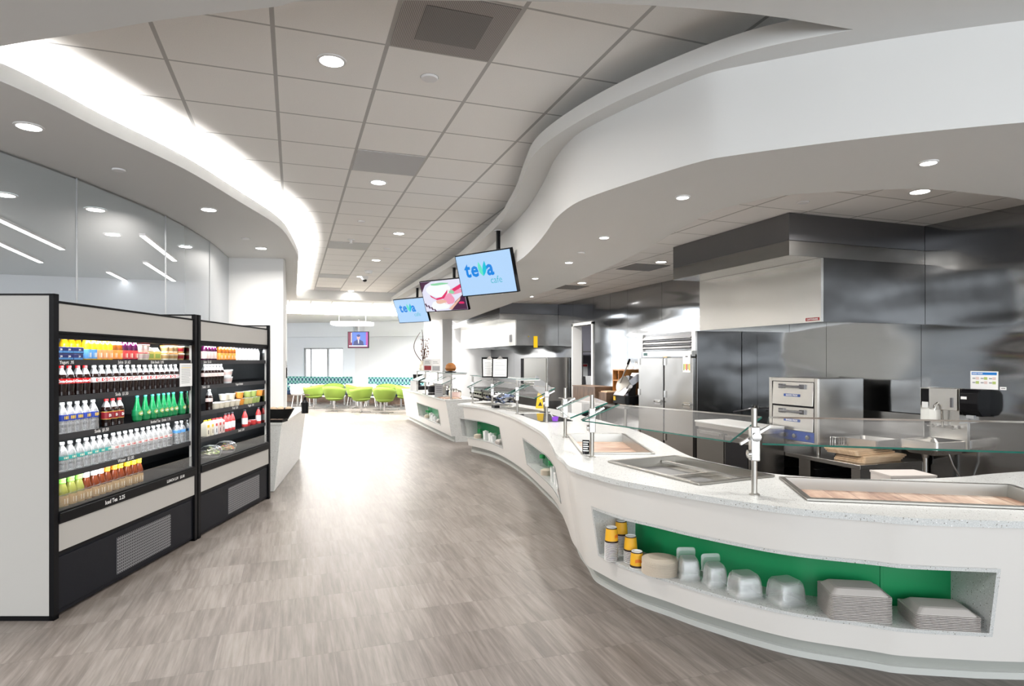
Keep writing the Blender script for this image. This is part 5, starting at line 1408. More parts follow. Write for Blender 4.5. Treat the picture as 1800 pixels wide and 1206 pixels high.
tv('hanging menu screen with blue lettering, nearest and largest of the three', -.309, 7.2, 1.017, .875, cw(-.165,7.45), -.705, .277, teva, 'scr_blue')
tv('hanging screen showing a sandwich picture, middle of the three', -1.11, 10.07, 1.065, .92, cw(-.965,10.37), -.617, .33, sandwich, 's_pale')
tv('hanging menu screen with blue lettering, farthest of the three', -2.105, 12.96, 1.057, .92, cw(-2.02,13.25), -.66, .36, teva, 'scr_blue')

# ================================================================== sneeze guards
def post(x, y, label, z1=1.375, arm=0):
    p = cw(x, y, ZC); t = thing('guard_post', label, 'guard post', p, CAMROT)
    h = z1-ZC
    MB().lathe([(.030,.001),(.030,.006),(.0165,.010),(.0165,h),(0,h)], 18).build('post', 'satin', t)
    MB().box(-.026,.026,-.026,.026,.20,.40).build('clamp_sleeve', 'chrome', t, bevel=.006)
    k = MB().lathe([(0,0),(.024,0),(.024,.016),(0,.02)], 14, T=Matrix.Translation((-.028,-.01,.24)) @ Matrix.Rotation(-pi/2, 4, 'Y'))
    k.build('knob', 'chrome', t)
    MB().lathe([(0,0),(.026,0),(.026,.014),(0,.018)], 14, T=Matrix.Translation((0,-.028,.34)) @ Matrix.Rotation(pi/2, 4, 'X')).build('knob', 'chrome', t)
    MB().bar((-.09,-.02,.30),(.10,.02,.40),.016,.016).build('glass_arm', 'chrome', t)
    if arm: MB().box(-.02,.34,-.012,.012,h-.01,h+.006).build('shelf_arm', 'satin', t)
    return t
post(1.414, 3.625, 'steel guard post in front of the equipment stand, nearest the camera')
post(.652, 5.06, 'steel guard post beside the price card at the plank-print well')
post(.545, 6.36, 'steel guard post at the far corner of the first plank-print well')
post(.443, 7.93, 'steel guard post beside the purple scoop')
post(.077, 9.16, 'steel guard post at the far corner of the black hot plate', arm=1)
post(-.33, 10.45, 'steel guard post beside the second sunken steel well', arm=1)
post(-.73, 11.5, 'steel guard post at the far end of the winding worktop', arm=1)
def guard(pts_lo, pts_hi, label, z0=1.17, z1=1.30):
    a, b = Vector(cw(*pts_lo[0], z0)), Vector(cw(*pts_lo[1], z0)); c, d = Vector(cw(*pts_hi[1], z1)), Vector(cw(*pts_hi[0], z1))
    o = (a+b+c+d)/4
    t = thing('glass_guard', label, 'glass guard', o)
    q = [v-o for v in (a,b,c,d)]
    n = (q[1]-q[0]).cross(q[3]-q[0]).normalized()*.006
    m = MB(); vs = [v-n for v in q]+[v+n for v in q]
    m.add(vs, [(3,2,1,0),(4,5,6,7)]); m.build('pane', 'glass', t)
    e = MB().add(vs, [(0,1,5,4),(1,2,6,5),(3,0,4,7)], 0).add(vs, [(2,3,7,6)], 1)
    e.build('polished_edge', ['glassedge', 'chrome'], t)
    return t
guard([(.565,5.01),(1.30,3.70)], [(.86,4.99),(1.56,3.88)], 'long tilted glass guard over the empty steel pan well')
guard([(1.45,3.60),(2.95,3.19)], [(1.60,3.87),(3.2,3.52)], 'wide tilted glass guard over the wide plank-print well')
guard([(.465,6.28),(.49,5.23)], [(.77,6.26),(.80,5.20)], 'tilted glass guard over the first plank-print well')
guard([(-.03,9.07),(.29,7.98)], [(.25,9.12),(.56,8.06)], 'tilted glass guard over the black hot plate')
guard([(-.44,10.36),(-.06,9.25)], [(-.14,10.40),(.20,9.30)], 'tilted glass guard over the second sunken steel well')
guard([(-.83,11.42),(-.47,10.52)], [(-.56,11.42),(-.18,10.56)], 'tilted glass guard over the far sunken steel well')
def gshelf(a, b, w, z, label):
    a, b = V2(cw(*a)), V2(cw(*b)); d = (b-a).normalized(); n = Vector((-d.y,d.x)); q = [a, b, b+n*w, a+n*w]
    c = sum(q, Vector((0,0)))/4
    t = thing('glass_shelf', label, 'glass shelf', (c.x,c.y,z))
    MB().prism([xy(v-c) for v in q], 0, .008).build('pane', 'glass', t)
    MB().box(0,0,0,0,0,0)
    e = MB(); q2 = [v-c for v in q]
    e.add([(v.x,v.y,-.0005) for v in q2]+[(v.x,v.y,.0085) for v in q2], [(0,1,5,4),(1,2,6,5),(3,0,4,7),(2,3,7,6)]); e.build('polished_edge', 'glassedge', t)
    return t
gshelf((-.78,11.55), (.10,9.10), .32, 1.381, 'flat glass shelf on posts above the winding worktop, carrying two clipboards')
# clipboards leaning on the shelf
def clipb(px, y, label, rz):
    p = D(px, y, 1.391); t = thing('clipboard', label, 'clipboard', p, CAMROT+rz)
    T = Matrix.Rotation(-.22, 4, 'X')
    def b(mb, n, mt):
        mb.v = [tuple(T @ Vector(v)) for v in mb.v]; return mb.build(n, mt, t)
    b(MB().rbox(-.125,.125,.0,.004,0,.33,.001,1), 'board', 'black')
    m = MB().box(-.105,.105,-.0015,-.0002,.02,.30,0)
    for k in range(9): m.box(-.08,.08-.03*(k % 3),-.002,-.0015,.05+k*.024,.056+k*.024,1)
    b(m, 'sheet', ['paper', 'grey'])
    b(MB().add([(-.05,-.012,.30),(.05,-.012,.30),(.0,-.014,.35),(-.05,0,.30),(.05,0,.30),(0,0,.35)], [(0,1,2),(0,2,5,3),(1,4,5,2)]), 'clip', 'chrome')
clipb(861, 9.9, 'clipboard with a menu sheet on the glass shelf, the one further left', .12)
clipb(878.5, 9.62, 'clipboard with a menu sheet on the glass shelf, the one further right', -.05)
# price card, purple scoop, yellow sign on the worktop
pcd = thing('price_card', 'small black price card in a clip on the edge of the first plank-print well', 'price card', P(1030,798,ZC+.015), CAMROT-.3)
m = MB().box(-.03,.03,-.002,.002,.012,.115,0)
for k in range(5): m.box(-.024,.024-.008*(k % 2),-.003,-.002,.022+k*.018,.031+k*.018,1)
m.build('card', ['black', 'paper'], pcd); MB().lathe([(.028,0),(.025,.012),(.01,.02),(0,.02)], 12).build('clip_base', 'blackglass', pcd)
pu = thing('purple_scoop', 'purple plastic cup with a white handle on the black hot plate', 'scoop', cw(.555,8.0,ZC+.0095), .3)
MB().lathe([(0,0),(.035,0),(.045,.05),(.047,.055),(.042,.053),(.033,.006),(0,.006)], 18).build('cup', 'purple', pu)
MB().bar((-.02,.0,.03),(-.09,-.01,.11),.018,.006).build('handle', 'plastic_white', pu)
ys = thing('caution_sign', 'small yellow folding caution sign standing on the back of the worktop', 'sign', cw(.48,10.35,ZC+.0005), CAMROT-.2)
for s in (-1,1):
    m = MB()
    f = lambda x, z: (x, s*(.075-.06*z/.24), z)
    vs = [f(-.075,0),(f(.075,0)),f(.05,.24),f(-.05,.24)]
    vs += [(x, y+s*.006, z) for x, y, z in vs]
    m.add(vs, [(0,1,2,3),(7,6,5,4),(0,4,5,1),(1,5,6,2),(2,6,7,3),(3,7,4,0)])
    tri = [(x, y-(-s)*.0015, z) for x, y, z in ((f(-.03,.05)),(f(.03,.05)),(f(0,.10)))]
    pn = m.build('panel', 'yellow', ys, fix=True)
    tr = MB().add([(x, y+s*.0075, z) for x, y, z in (f(-.035,.04),f(.035,.04),f(0,.11))], [(0,1,2)]); tr.build('warning_triangle', 'ink', pn)
MB().tube([(-.04,0,.24),(-.04,0,.262),(.04,0,.262),(.04,0,.24)], .008, 8).build('handle', 'yellow', ys)
# leaning steel lid / tablet stand and folded cloth at the wells
ld_ = thing('tablet_stand', 'tilted grey tablet on a steel arm above the second steel well', 'tablet stand', cw(.50,9.45,ZC+.002), CAMROT+.5)
MB().bar((0,0,0),(-.04,0,.30),.03,.012).build('arm', 'satin', ld_); MB().box(-.06,.06,-.06,.06,-.0,.008).build('foot', 'black', ld_)
m = MB().box(-.16,.16,-.008,.008,-.12,.12); T = Matrix.Translation((-.05,0,.38)) @ Matrix.Rotation(.6, 4, 'Y') @ Matrix.Rotation(-.5, 4, 'X'); m.v = [tuple(T @ Vector(v)) for v in m.v]
m.build('screen_housing', 'grey', ld_)
cl = thing('folded_cloths', 'heap of folded blue and white cloths behind the far sunken well', 'cloth heap', cw(-.16,11.28,ZC+.02), CAMROT)
m = MB(); rr = random.Random(9)
for k in range(14):
    x, y, z = rr.uniform(-.22,.22), rr.uniform(-.12,.12), .01+k*.012
    n = 9; ax = rr.random()*3
    m.loft([[(x+(i-2)*.05*cos(ax)-j*.04*sin(ax), y+(i-2)*.05*sin(ax)+j*.04*cos(ax), z+.016*sin(i*1.7+k)+.012*cos(j*2+k)) for i in range(5)] for j in range(4)], k % 3, True)
m.build('cloth', [mat('cloth_blue', (.20,.26,.42), .8), 'paper', mat('cloth_navy', (.02,.03,.08), .8)], cl)
cm = thing('card_machine', 'small black card terminal on the rim of the second sunken steel well', 'card terminal', cw(-.27,10.18,ZC+.016), CAMROT+.4)
MB().rbox(-.045,.045,-.08,.08,0,.045,.012).build('body', 'black', cm, bevel=.004); MB().box(-.035,.035,.0,.06,.0455,.048).build('screen', 'grey', cm)
m = MB()
for i in range(3):
    for j in range(3): m.box(-.032+.024*i,-.014+.024*i,-.07+.022*j,-.054+.022*j,.0455,.05)
m.build('keypad', 'chrome', cm)

# ================================================================== far island: posts, shelf, register, pots, vase
def ipost(f, s, label):
    p = I0+(I1-I0)*f+nrm*s; t = thing('guard_post', label, 'guard post', (p.x,p.y,ZC))
    MB().lathe([(.03,.001),(.03,.006),(.016,.01),(.016,.52),(0,.52)], 14).build('post', 'satin', t)
    MB().box(-.024,.024,-.024,.024,.18,.32).build('clamp_sleeve', 'chrome', t)
    MB().bar((-.02,0,.515),(.32,0,.515),.02,.02).build('shelf_arm', 'satin', t)
for f, w in ((.99,'nearest the camera'),(.76,'second from the camera'),(.50,'second from the far end'),(.30,'nearest the far end')): ipost(f, .14, 'steel guard post on the far island, '+w)
q = [I0+(I1-I0)*.26+nrm*.10, I0+(I1-I0)*.99+nrm*.10]
def pq(v): return (v[0]*CT-v[1]*ST, v[0]*ST+v[1]*CT)
gshelf(pq(q[0]), pq(q[1]), .38, ZC+.53, 'flat glass shelf on posts above the far island')
for f0, f1, w in ((.32,.48,'farthest'),(.53,.73,'middle'),(.79,.96,'nearest')):
    a, b = I0+(I1-I0)*f0, I0+(I1-I0)*f1
    guard([pq(a-nrm*.02), pq(b-nrm*.02)], [pq(a+nrm*.28), pq(b+nrm*.28)], 'tilted glass guard on the far island, %s of its three' % w)
zs = ZC+.539
def isl(f, s, z): p = I0+(I1-I0)*f+nrm*s; return (p.x,p.y,z)
va = thing('vase', 'white vase with twisting bare branches on the far glass shelf', 'vase', isl(.33,.26,zs))
MB().lathe([(0,0),(.09,0),(.115,.06),(.11,.16),(.07,.23),(.075,.25),(.06,.25),(.055,.22),(0,.2)], 20).build('vase_body', 'cream', va)
m = MB()
for k, (dx, dz, bow) in enumerate(((-.16,.78,-.24),(.04,1.0,.05),(.10,.75,.03),(.0,.62,-.03),(.14,.55,.04),(-.03,.85,.05))):
    m.tube([(bow*sin(pi*t)*.8+dx*t*(.5 if k == 0 else 1), .03*sin(5*t+k), .2+dz*t) for t in [i/10 for i in range(11)]], [.014*(1-.5*i/10) for i in range(11)], 6)
m.build('branches', mat('branch', (.10,.05,.04), .8), va)
m = MB(); rr = random.Random(2)
for k in range(46):
    t_ = rr.uniform(.05,.55); x = rr.uniform(-.05,.16)
    m.lathe([(0,0),(.02,.018),(0,.04)], 6, c=(x,rr.uniform(-.04,.04),.25+t_))
b = m.build('buds', mat('bud', (.30,.17,.14), .8), va); tag(b, kind='stuff')
jr = thing('glass_jar', 'small cream jar beside the vase on the far glass shelf', 'jar', isl(.40,.22,zs))
MB().lathe([(0,0),(.06,0),(.065,.02),(.065,.11),(.05,.13)], 16).build('jar_body', 'cream', jr); MB().lathe([(.052,.13),(.052,.15),(0,.15)], 16).build('lid', 'pinkpack', jr)
def card(f, label, pic):
    t = thing('picture_card', label, 'card', isl(f,.24,zs), CAMROT+.1)
    T = Matrix.Rotation(-.2, 4, 'X')
    m = MB().box(-.11,.11,-.003,.003,.0,.30,0); m.v = [tuple(T @ Vector(v)) for v in m.v]; m.build('card', 'paper', t)
    m = MB().box(-.085,.085,-.0045,-.003,.02,.13,0).box(-.07,.03,-.0045,-.003,.22,.235,1).box(-.07,.06,-.0045,-.003,.19,.20,1); m.v = [tuple(T @ Vector(v)) for v in m.v]; m.build('printing', [pic, 'grey'], t)
    MB().box(-.10,.10,-.02,.05,0,.006).build('stand', 'clear', t)
card(.46, 'small dark picture card beside the cream jar on the far glass shelf', 'darkred_label')
card(.64, 'tall white picture card standing alone on the far glass shelf', 'grey')
rg = thing('cash_register', 'black cash register at the far end of the island counter', 'cash register', isl(.12,.40,ZC+.001), CAMROT+.6)
MB().rbox(-.2,.2,-.2,.2,0,.10,.02).build('drawer', 'black', rg); MB().bar((0,.05,.10),(0,.08,.22),.05,.05).build('stand', 'black', rg)
m = MB().box(-.18,.18,-.012,.012,-.12,.12); T = Matrix.Translation((0,.04,.30)) @ Matrix.Rotation(-.3, 4, 'X'); m.v = [tuple(T @ Vector(v)) for v in m.v]; s_ = m.build('monitor', 'black', rg)
MB().tube([(.26,.0,.0),(.26,.0,.16),(.24,-.05,.2)], .014, 8).build('scanner', 'black', rg)
tt = thing('tent_card', 'white folded card beside the register on the far island', 'card', isl(.26,.10,ZC+.001), CAMROT)
MB().add([(-.1,-.04,0),(.1,-.04,0),(.1,0,.27),(-.1,0,.27),(-.1,.04,0),(.1,.04,0)], [(0,1,2,3),(5,4,3,2)]).build('card', 'paper', tt)
pots = [(.42,.44,.15,.16,'black','black soup kettle'),(.52,.48,.10,.14,'pinkpack','pink-grey mixing tub'),(.62,.48,.13,.16,'satin','round steel soup kettle'),(.70,.50,.10,.12,'blackglass','dark round bowl'),(.80,.48,.14,.10,'cream','cream mixing bowl'),(.86,.42,.09,.12,'pinkpack','pink tub')]
for f, s, r, h, mt, nm in pots:
    t = thing(nm.split()[-1], nm + ' on the far island behind the glass guards', 'pot', isl(f,s,ZC+.001))
    MB().lathe([(0,0),(r*.9,0),(r,.02),(r,h),(r*.95,h)], 20).build('pot_body', mt, t)
    MB().lathe([(r*1.02,h),(r*.9,h+.03),(.02,h+.045),(.02,h+.07),(0,h+.07)], 20).build('lid', 'satin', t)
for f, nm, mt in ((.60,'dark flat hot plate on the far island','blackglass'),(.90,'pale flat tray on the far island, nearest the camera','plankwood')):
    t = thing('serving_tray', nm, 'tray', isl(f,.22,ZC+.0005), .0)
    MB().rbox(-.20,.20,-.30,.30,0,.012,.02).build('tray_base', mt, t); MB().rbox(-.22,.22,-.32,.32,.0125,.016,.02).build('tray_rim', 'satin', t) if 0 else None
mg = thing('bread_basket', 'amber round loaf on a dark stand on the far island glass shelf', 'bread', isl(.90,.25,zs))
MB().lathe([(0,0),(.12,0),(.12,.02),(.03,.03),(0,.03)], 18).build('stand', 'black', mg); MB().lathe([(0,.031),(.09,.035),(.12,.09),(.10,.16),(.05,.2),(0,.205)], 18).build('loaf', mat('loaf', (.30,.11,.02), .6), mg)
mn = thing('menu_holder', 'grey upright menu card in front of the island guard post', 'menu card', isl(.83,.08,ZC+.001), CAMROT)
m = MB().box(-.09,.09,-.004,.004,.01,.30,0)
for k in range(4): m.box(-.06,.06,-.0055,-.004,.10+.04*k,.108+.04*k,1)
m.build('card', ['grey', 'ink'], mn); MB().box(-.10,.10,-.04,.04,0,.01).build('base', 'chrome', mn)
# ================================================================== condiment counter beyond the second cooler
cc0, cc1 = V2(cw(-3.75,7.85)), V2(cw(-2.90,7.85)); u_ = V2(cw(-3.55,10.9))-V2(cw(-2.90,7.85))
cq = [V2(cw(*q)) for q in ((-3.70,7.85),(-2.90,7.85),(-3.5,10.6),(-3.72,10.6),(-3.40,9.35),(-3.7,9.35))]
cd = thing('condiment_counter', 'speckled stone condiment counter beyond the second cooler', 'counter', (cc1.x,cc1.y,0))
rel_ = [v-cc1 for v in cq]
MB().prism([xy(v) for v in rel_], .84, ZC).build('top', 'quartz', cd, bevel=.003)
low = [rel_[0]+Vector((0,.02)), rel_[1]+Vector((-.10,.03)), rel_[2]+Vector((-.12,-.04)), *rel_[3:]]
up_ = [rel_[0]+Vector((0,.012)), rel_[1]+Vector((-.015,.012)), rel_[2]+Vector((-.015,-.01)), *rel_[3:]]
m = MB().loft([[(v.x,v.y,.005) for v in low], [(v.x,v.y,.839) for v in up_]], 0, False, True); m.build('body', 'quartz', cd)
bw = thing('bread_bowl', 'black oval bowl of rolls on the condiment counter', 'bowl', cw(-3.15,8.35,ZC+.001), CAMROT)
MB().lathe([(0,0),(.14,0),(.22,.14),(.225,.145),(.20,.14),(.13,.015),(0,.015)], 26, sy=.7).build('bowl', 'black', bw)
for k, (x, y) in enumerate(((-.125,.0),(.045,-.055),(.02,.065),(.14,.02),(-.05,-.02))):
    rl = thing('bread_roll', '%s bread roll from the left in the black bowl' % ORD[(0,3,2,4,1)[k]], 'bread roll', cw(-3.15+x,8.35+y,ZC+.11), k, 'rolls in the bowl')
    MB().lathe([(0,0),(.032,.01),(.042,.03),(.03,.052),(0,.06)], 14, sx=1.1).build('roll', 'board', rl)
ty = thing('cutlery_tray', 'dark tray with brown packets on the condiment counter', 'tray', cw(-3.12,7.99,ZC+.001), CAMROT)
MB().box(-.2,.2,-.1,.1,0,.008).box(-.2,.2,-.1,-.092,.008,.035).box(-.2,.2,.092,.1,.008,.035).box(-.2,-.192,-.092,.092,.008,.035).box(.192,.2,-.092,.092,.008,.035).build('tray_body', 'black', ty)
for k in range(4): MB().rbox(-.17+.085*k,-.10+.085*k,-.08,.08,.009,.03,.01).build('packet', 'crate', ty)
pg = thing('pump_dispenser', 'black pump dispenser on the condiment counter', 'dispenser', cw(-3.10,9.3,ZC+.001), CAMROT)
MB().lathe([(0,0),(.05,0),(.05,.16),(.02,.2),(.02,.24),(0,.24)], 14).build('bottle', 'black', pg); MB().tube([(0,0,.24),(0,0,.28),(.07,0,.27)], .009, 8).build('spout', 'crate', pg)
# wall fittings on the left wall
for py, h, nm, lb in ((640,.13,'thermostat','small white control plate on the left wall above the picture'),(653,.22,'wall_notice','black-framed white notice on the left wall')):
    p = D(508.5, 13.2, 0); z = EYE-(py-HZ)*13.2/F
    t = thing(nm, lb, 'wall plate' if h < .2 else 'notice', (pb.x+.002, p.y if h > .2 else p.y-1.2, z-h/2))
    if h > .2:
        MB().box(0,.02,-.09,.09,-.03,h+.03).build('frame', 'black', t); m = MB().box(.02,.022,-.075,.075,-.012,h+.012,0)
        m.box(.022,.0235,-.03,.03,.03,.08,1).box(.022,.0235,-.04,.02,.12,.16,1); m.build('sheet', ['paper','ink'], t)
    else:
        MB().box(0,.025,-.05,.05,0,h).build('plate', 'fixture', t, bevel=.004); MB().box(.025,.028,-.03,.03,.05,.10).build('display', 'grey', t)
# ================================================================== dining area
YF = 25.2
def ff(px, y, z=0): return D(px, y, z)
A0, A1, A2, A3 = ff(380,26.6), ff(624,25.3), ff(648,24.9), ff(800,23.6)
def seg(a, b, z0, z1, t, holes=None):
    pass
# window wall with an opening, built from four pieces
wd = thing('wall_dining', None, None); wd['kind'] = 'structure'
d = (A1-A0).normalized(); nn = Vector((-d.y,d.x,0))
def wq(m, p0, p1, z0, z1, t=.25): m.prism([xy(p0), xy(p1), xy(p1+nn*t), xy(p0+nn*t)], z0, z1)
def online(px):
    lo, hi = 0.0, (A1-A0).length
    for _ in range(50):
        mid = (lo+hi)/2
        if px_of(A0+d*mid) < px: lo = mid
        else: hi = mid
    return A0+d*lo
WA, WB = online(533), online(603)
yw = WA.x*ST+WA.y*CT
wz1, wz0 = EYE-(612-HZ)*yw/F, EYE-(668-HZ)*yw/F
m = MB(); wq(m, A0, WA, 0, 3.4); wq(m, WB, A1, 0, 3.4); wq(m, WA, WB, 0, wz0); wq(m, WA, WB, wz1, 3.4)
m.build('wall_panel', 'bluewall', wd)
m = MB(); wq(m, A0, A1, wz1+.45, 3.4, -.25); m.build('bulkhead', 'bluewall', wd)
w2_ = thing('window_2', None, None); w2_['kind'] = 'structure'
m = MB()
def bar(p0, p1, z0, z1): m.prism([xy(p0+nn*.08), xy(p1+nn*.08), xy(p1+nn*.14), xy(p0+nn*.14)], z0, z1)
L_ = (WB-WA).length
bar(WA, WA+d*.06, wz0, wz1); bar(WB-d*.06, WB, wz0, wz1); bar(WA+d*L_*.15, WA+d*(L_*.15+.05), wz0, wz1); bar(WA+d*L_*.57, WA+d*(L_*.57+.09), wz0, wz1); bar(WA, WB, wz0, wz0+.05); bar(WA, WB, wz1-.05, wz1)
m.build('window_frame', 'grey', w2_)
MB().add([tuple(v) for v in (WA+nn*.11+Vector((0,0,wz0)), WB+nn*.11+Vector((0,0,wz0)), WB+nn*.11+Vector((0,0,wz1)), WA+nn*.11+Vector((0,0,wz1)))], [(0,1,2,3)]).build('window_pane', 'glass', w2_)
d2 = (A3-A2).normalized(); n2 = Vector((-d2.y,d2.x,0))
m = MB().prism([xy(A2), xy(A3+d2*3), xy(A3+d2*3+n2*.2), xy(A2+n2*.2)], 0, 3.4).prism([xy(A1), xy(A2), xy(A2+n2*.5), xy(A1+n2*.5)], 0, 3.4)
m.prism([xy(A2-n2*.3), xy(A3+d2*3-n2*.3), xy(A3+d2*3), xy(A2)], 2.62, 3.4)
m.build('side_wall', 'wall', wd)
# floating ceiling lights
def pend(px0, px1, y, z, label):
    a, b = D(px0, y, z), D(px1, y, z); dd = (b-a); rz = atan2(dd.y, dd.x); l = dd.length/2; c = (a+b)/2
    t = thing('ceiling_light_panel', label, 'ceiling light', (c.x,c.y,z), rz)
    MB().rbox(-l,l,-.45,.45,0,.10,.12).build('housing', 'fixture', t); MB().rbox(-l+.03,l-.03,-.42,.42,-.012,-.001,.12).build('diffuser', 'tube', t)
    for s in (-1,1): MB().lathe([(.006,.10),(.006,ZT-z-.01)], 6, c=(s*l*.7,0,0)).build('suspension_rod', 'satin', t)
pend(586, 653, 21.0, EYE+63.5*21/F, 'long floating white light panel over the dining chairs')
pend(738, 778, 21.0, EYE+72*21/F, 'floating white light panel beside the third hanging screen')
# far television
tvp = D(629.5, 23.0, EYE+37.5*23/F)
t = thing('wall_television', 'television showing a news presenter, hung high above the dining area', 'television', tvp, CAMROT-.12)
w, h = 38*23/F, 29*23/F
MB().box(-w/2,w/2,0,.06,-h/2,h/2).build('housing', 'black', t)
m = MB().box(-w/2+.02,w/2-.02,-.004,-.001,-h/2+.02,h/2-.02,0); y = -.006
m.box(-w/2+.02,-w/2+.17,y,-.004,-h/2+.02,h/2-.02,1).box(w/2-.10,w/2-.02,y,-.004,-h/2+.02,h/2-.02,2)
m.add([(-.19,y,-h/2+.1),(.22,y,-h/2+.1),(.19,y,-.06),(.08,y,.0),(-.05,y,.0),(-.16,y,-.06)], [tuple(range(6))], 3)
blob(m, .015,.09,.062,.085,4,wob=.03,y=y-.001); blob(m,.015,.155,.066,.045,3,wob=.03,y=y-.002)
m.add([(-.01,y-.001,0),(.04,y-.001,0),(.03,y-.001,-.14),(.01,y-.001,-.14)], [(0,1,2,3)], 5)
m.box(-w/2+.05,w/2-.06,y-.003,y-.002,-h/2+.06,-h/2+.10,5).box(-w/2+.02,w/2-.02,y-.0025,y-.0015,-h/2+.02,-h/2+.055,1)
m.box(-w/2+.13,-w/2+.16,y-.002,y-.001,-.1,h/2-.04,5)
m.build('picture', ['s_blue','s_wine','s_mag','s_navy','s_skin','s_white'], t)
MB().lathe([(.02,h/2-.05),(.02,ZT-tvp.z-.02)], 10, c=(0,.05,0)).build('ceiling_pole', 'fixture', t)
# banquettes
def banquette(a, b, label, n):
    dd = (b-a); rz = atan2(dd.y, dd.x); l = dd.length
    t = thing('banquette', label, 'banquette', (a.x,a.y,0), rz)
    MB().box(0,l,-.10,.0,.44,1.02).build('backrest', 'banquette', t, bevel=.02)
    MB().box(0,l,-.62,-.11,.30,.46).build('seat', 'navy', t, bevel=.03)
    MB().box(0,l,-.55,-.0,.0,.30).build('base', 'crate', t)
    return t
b0, b1 = online(505), online(620)
banquette(b0-nn*.02, b1-nn*.02, 'teal triangle-patterned banquette under the far window', 1)
b2, b3 = A2+d2*.05-n2*.02, A3-n2*.02
banquette(b2, b3, 'teal triangle-patterned banquette against the white wall, right of the window', 2)
# tub chairs
def tub():
    t = thing('tub_chair', None, 'chair', group='green tub chairs')
    rows = []; n = 24
    for r, z, k in ((.16,.36,0),(.26,.40,0),(.33,.52,.35),(.37,.66,.75),(.385,.74,1)):
        row = []
        for i in range(n+1):
            a = -pi/2+pi*.12+ (2*pi-.24*pi)*i/n        # opening faces -Y
            lift = k*.10*max(0, sin(a))**1
            row.append((r*cos(a), r*sin(a)*.95, z+lift))
        rows.append(row)
    m = MB().loft(rows, 0, True)
    inn = [[(x*.82,y*.82,max(z,.46) if i == 0 else z+.002) for x, y, z in r] for i, r in enumerate(rows[1:])]
    m.loft(inn, 0, True, flip=True); m.loft([rows[-1], inn[-1]], 0, True)
    for k in (0,n): m.add([r[k] for r in rows[1:]]+[r[k] for r in inn[::-1]], [tuple(range(8))])
    m.add(rows[0], [tuple(range(n+1))[::-1]])
    m.build('shell', 'limechair', t, fix=True)
    MB().lathe([(0,.40),(.26,.40),(.285,.43),(.27,.47),(0,.475)], 24).build('seat', 'limechair', t)
    MB().lathe([(.028,.04),(.028,.37)], 12).build('stem', 'chrome', t)
    for k in range(4):
        a = k*pi/2+pi/4; MB().bar((0,0,.05),(.30*cos(a),.30*sin(a),.022),.035,.025).lathe([(.018,0),(.018,.012)], 8, c=(.29*cos(a),.29*sin(a),0)).build('foot', 'chrome', t)
    return t
ch = [tub()]
for px, y, rz, lab in ((552,21.6,-2.0,'green tub chair furthest left, seen from its side'),(588,20.4,2.95,'green tub chair facing the left round table, nearest the camera'),(586,22.5,.2,'green tub chair on the far side of the left round table'),(626,21.8,2.2,'green tub chair half hidden behind another chair, in the middle'),(635,20.0,-2.2,'green tub chair in the middle, turned to the right'),(676,19.6,3.0,'green tub chair facing the right round table, nearest the camera'),(680,22.0,.2,'green tub chair on the far side of the right round table'),(713,21.3,1.6,'green tub chair partly hidden by the island counter')):
    p = D(px, y); loc = (p.x,p.y,0)
    if ch: o = ch.pop(); base = o; o.location = loc; o.rotation_euler = (0,0,rz+CAMROT); o['label'] = lab
    else: dup(base, loc, rz+CAMROT, lab)
# low round tables
def rtable(px, y, r, h, label):
    p = D(px, y); t = thing('round_table', label, 'table', (p.x,p.y,0), 0)
    MB().lathe([(0,h-.025),(r*.98,h-.025),(r,h-.012),(r*.98,h),(0,h)], 32).build('table_top', 'plastic_white', t)
    MB().lathe([(.03,.02),(.03,h-.025)], 12).build('stem', 'chrome', t)
    for k in range(4):
        a = k*pi/2; MB().bar((0,0,.04),(.26*cos(a),.26*sin(a),.015),.04,.025).build('foot', 'chrome', t)
rtable(587, 21.5, .40, .46, 'low white round table between the two left green chairs')
rtable(669, 20.9, .36, .46, 'low white round table between the two right green chairs')
def dtable(px, y, l, label, rz):
    p = D(px, y); t = thing('dining_table', label, 'table', (p.x,p.y,0), rz+CAMROT)
    MB().rbox(-l/2,l/2,-.35,.35,.72,.75,.04).build('table_top', 'plastic_white', t)
    for s in (-1,1): MB().lathe([(.22,0),(.22,.012),(.035,.02),(.035,.72)], 14, c=(s*l*.3,0,0)).build('pedestal', 'chrome', t)
dtable(540, 24.0, 1.2, 'white dining table at the left banquette, further left', -.1)
dtable(594, 23.8, .9, 'white dining table at the left banquette, further right', -.1)
dtable(664, 23.3, 1.2, 'white dining table at the right banquette, further left', -.1)
dtable(722, 22.7, 1.2, 'white dining table at the right banquette, further right', -.1)
def wchair():
    t = thing('side_chair', None, 'chair', group='white side chairs')
    rows = [[(x,y,z+.01*(x/.2)**2) for x in (-.22,-.12,0,.12,.22)] for y, z in ((-.22,.44),(0,.43),(.17,.44),(.22,.52),(.25,.82))]
    m = MB().loft(rows, 0, True); m.loft([[(x,y+.0,z-.014) for x, y, z in r] for r in rows], 0, True, flip=True)
    m.build('shell', 'plastic_white', t)
    for x in (-.18,.18):
        for y in (-.18,.16): MB().tube([(x*.8,y*.8,.42),(x*1.1,y*1.15,0)], .012, 8).build('leg', 'plastic_white', t)
    return t
wc_ = [wchair()]
for px, y, rz, lab in ((526,22.4,3.0,'white side chair furthest left, beside the pillar'),(540,23.1,3.0,'white side chair second from the left at the left banquette'),(622,23.2,3.1,'white side chair between the left and right green chairs'),(652,22.7,3.2,'white side chair at the right banquette')):
    p = D(px, y); loc = (p.x,p.y,0)
    if wc_: o = wc_.pop(); wbase = o; o.location = loc; o.rotation_euler = (0,0,rz+CAMROT); o['label'] = lab
    else: dup(wbase, loc, rz+CAMROT, lab)
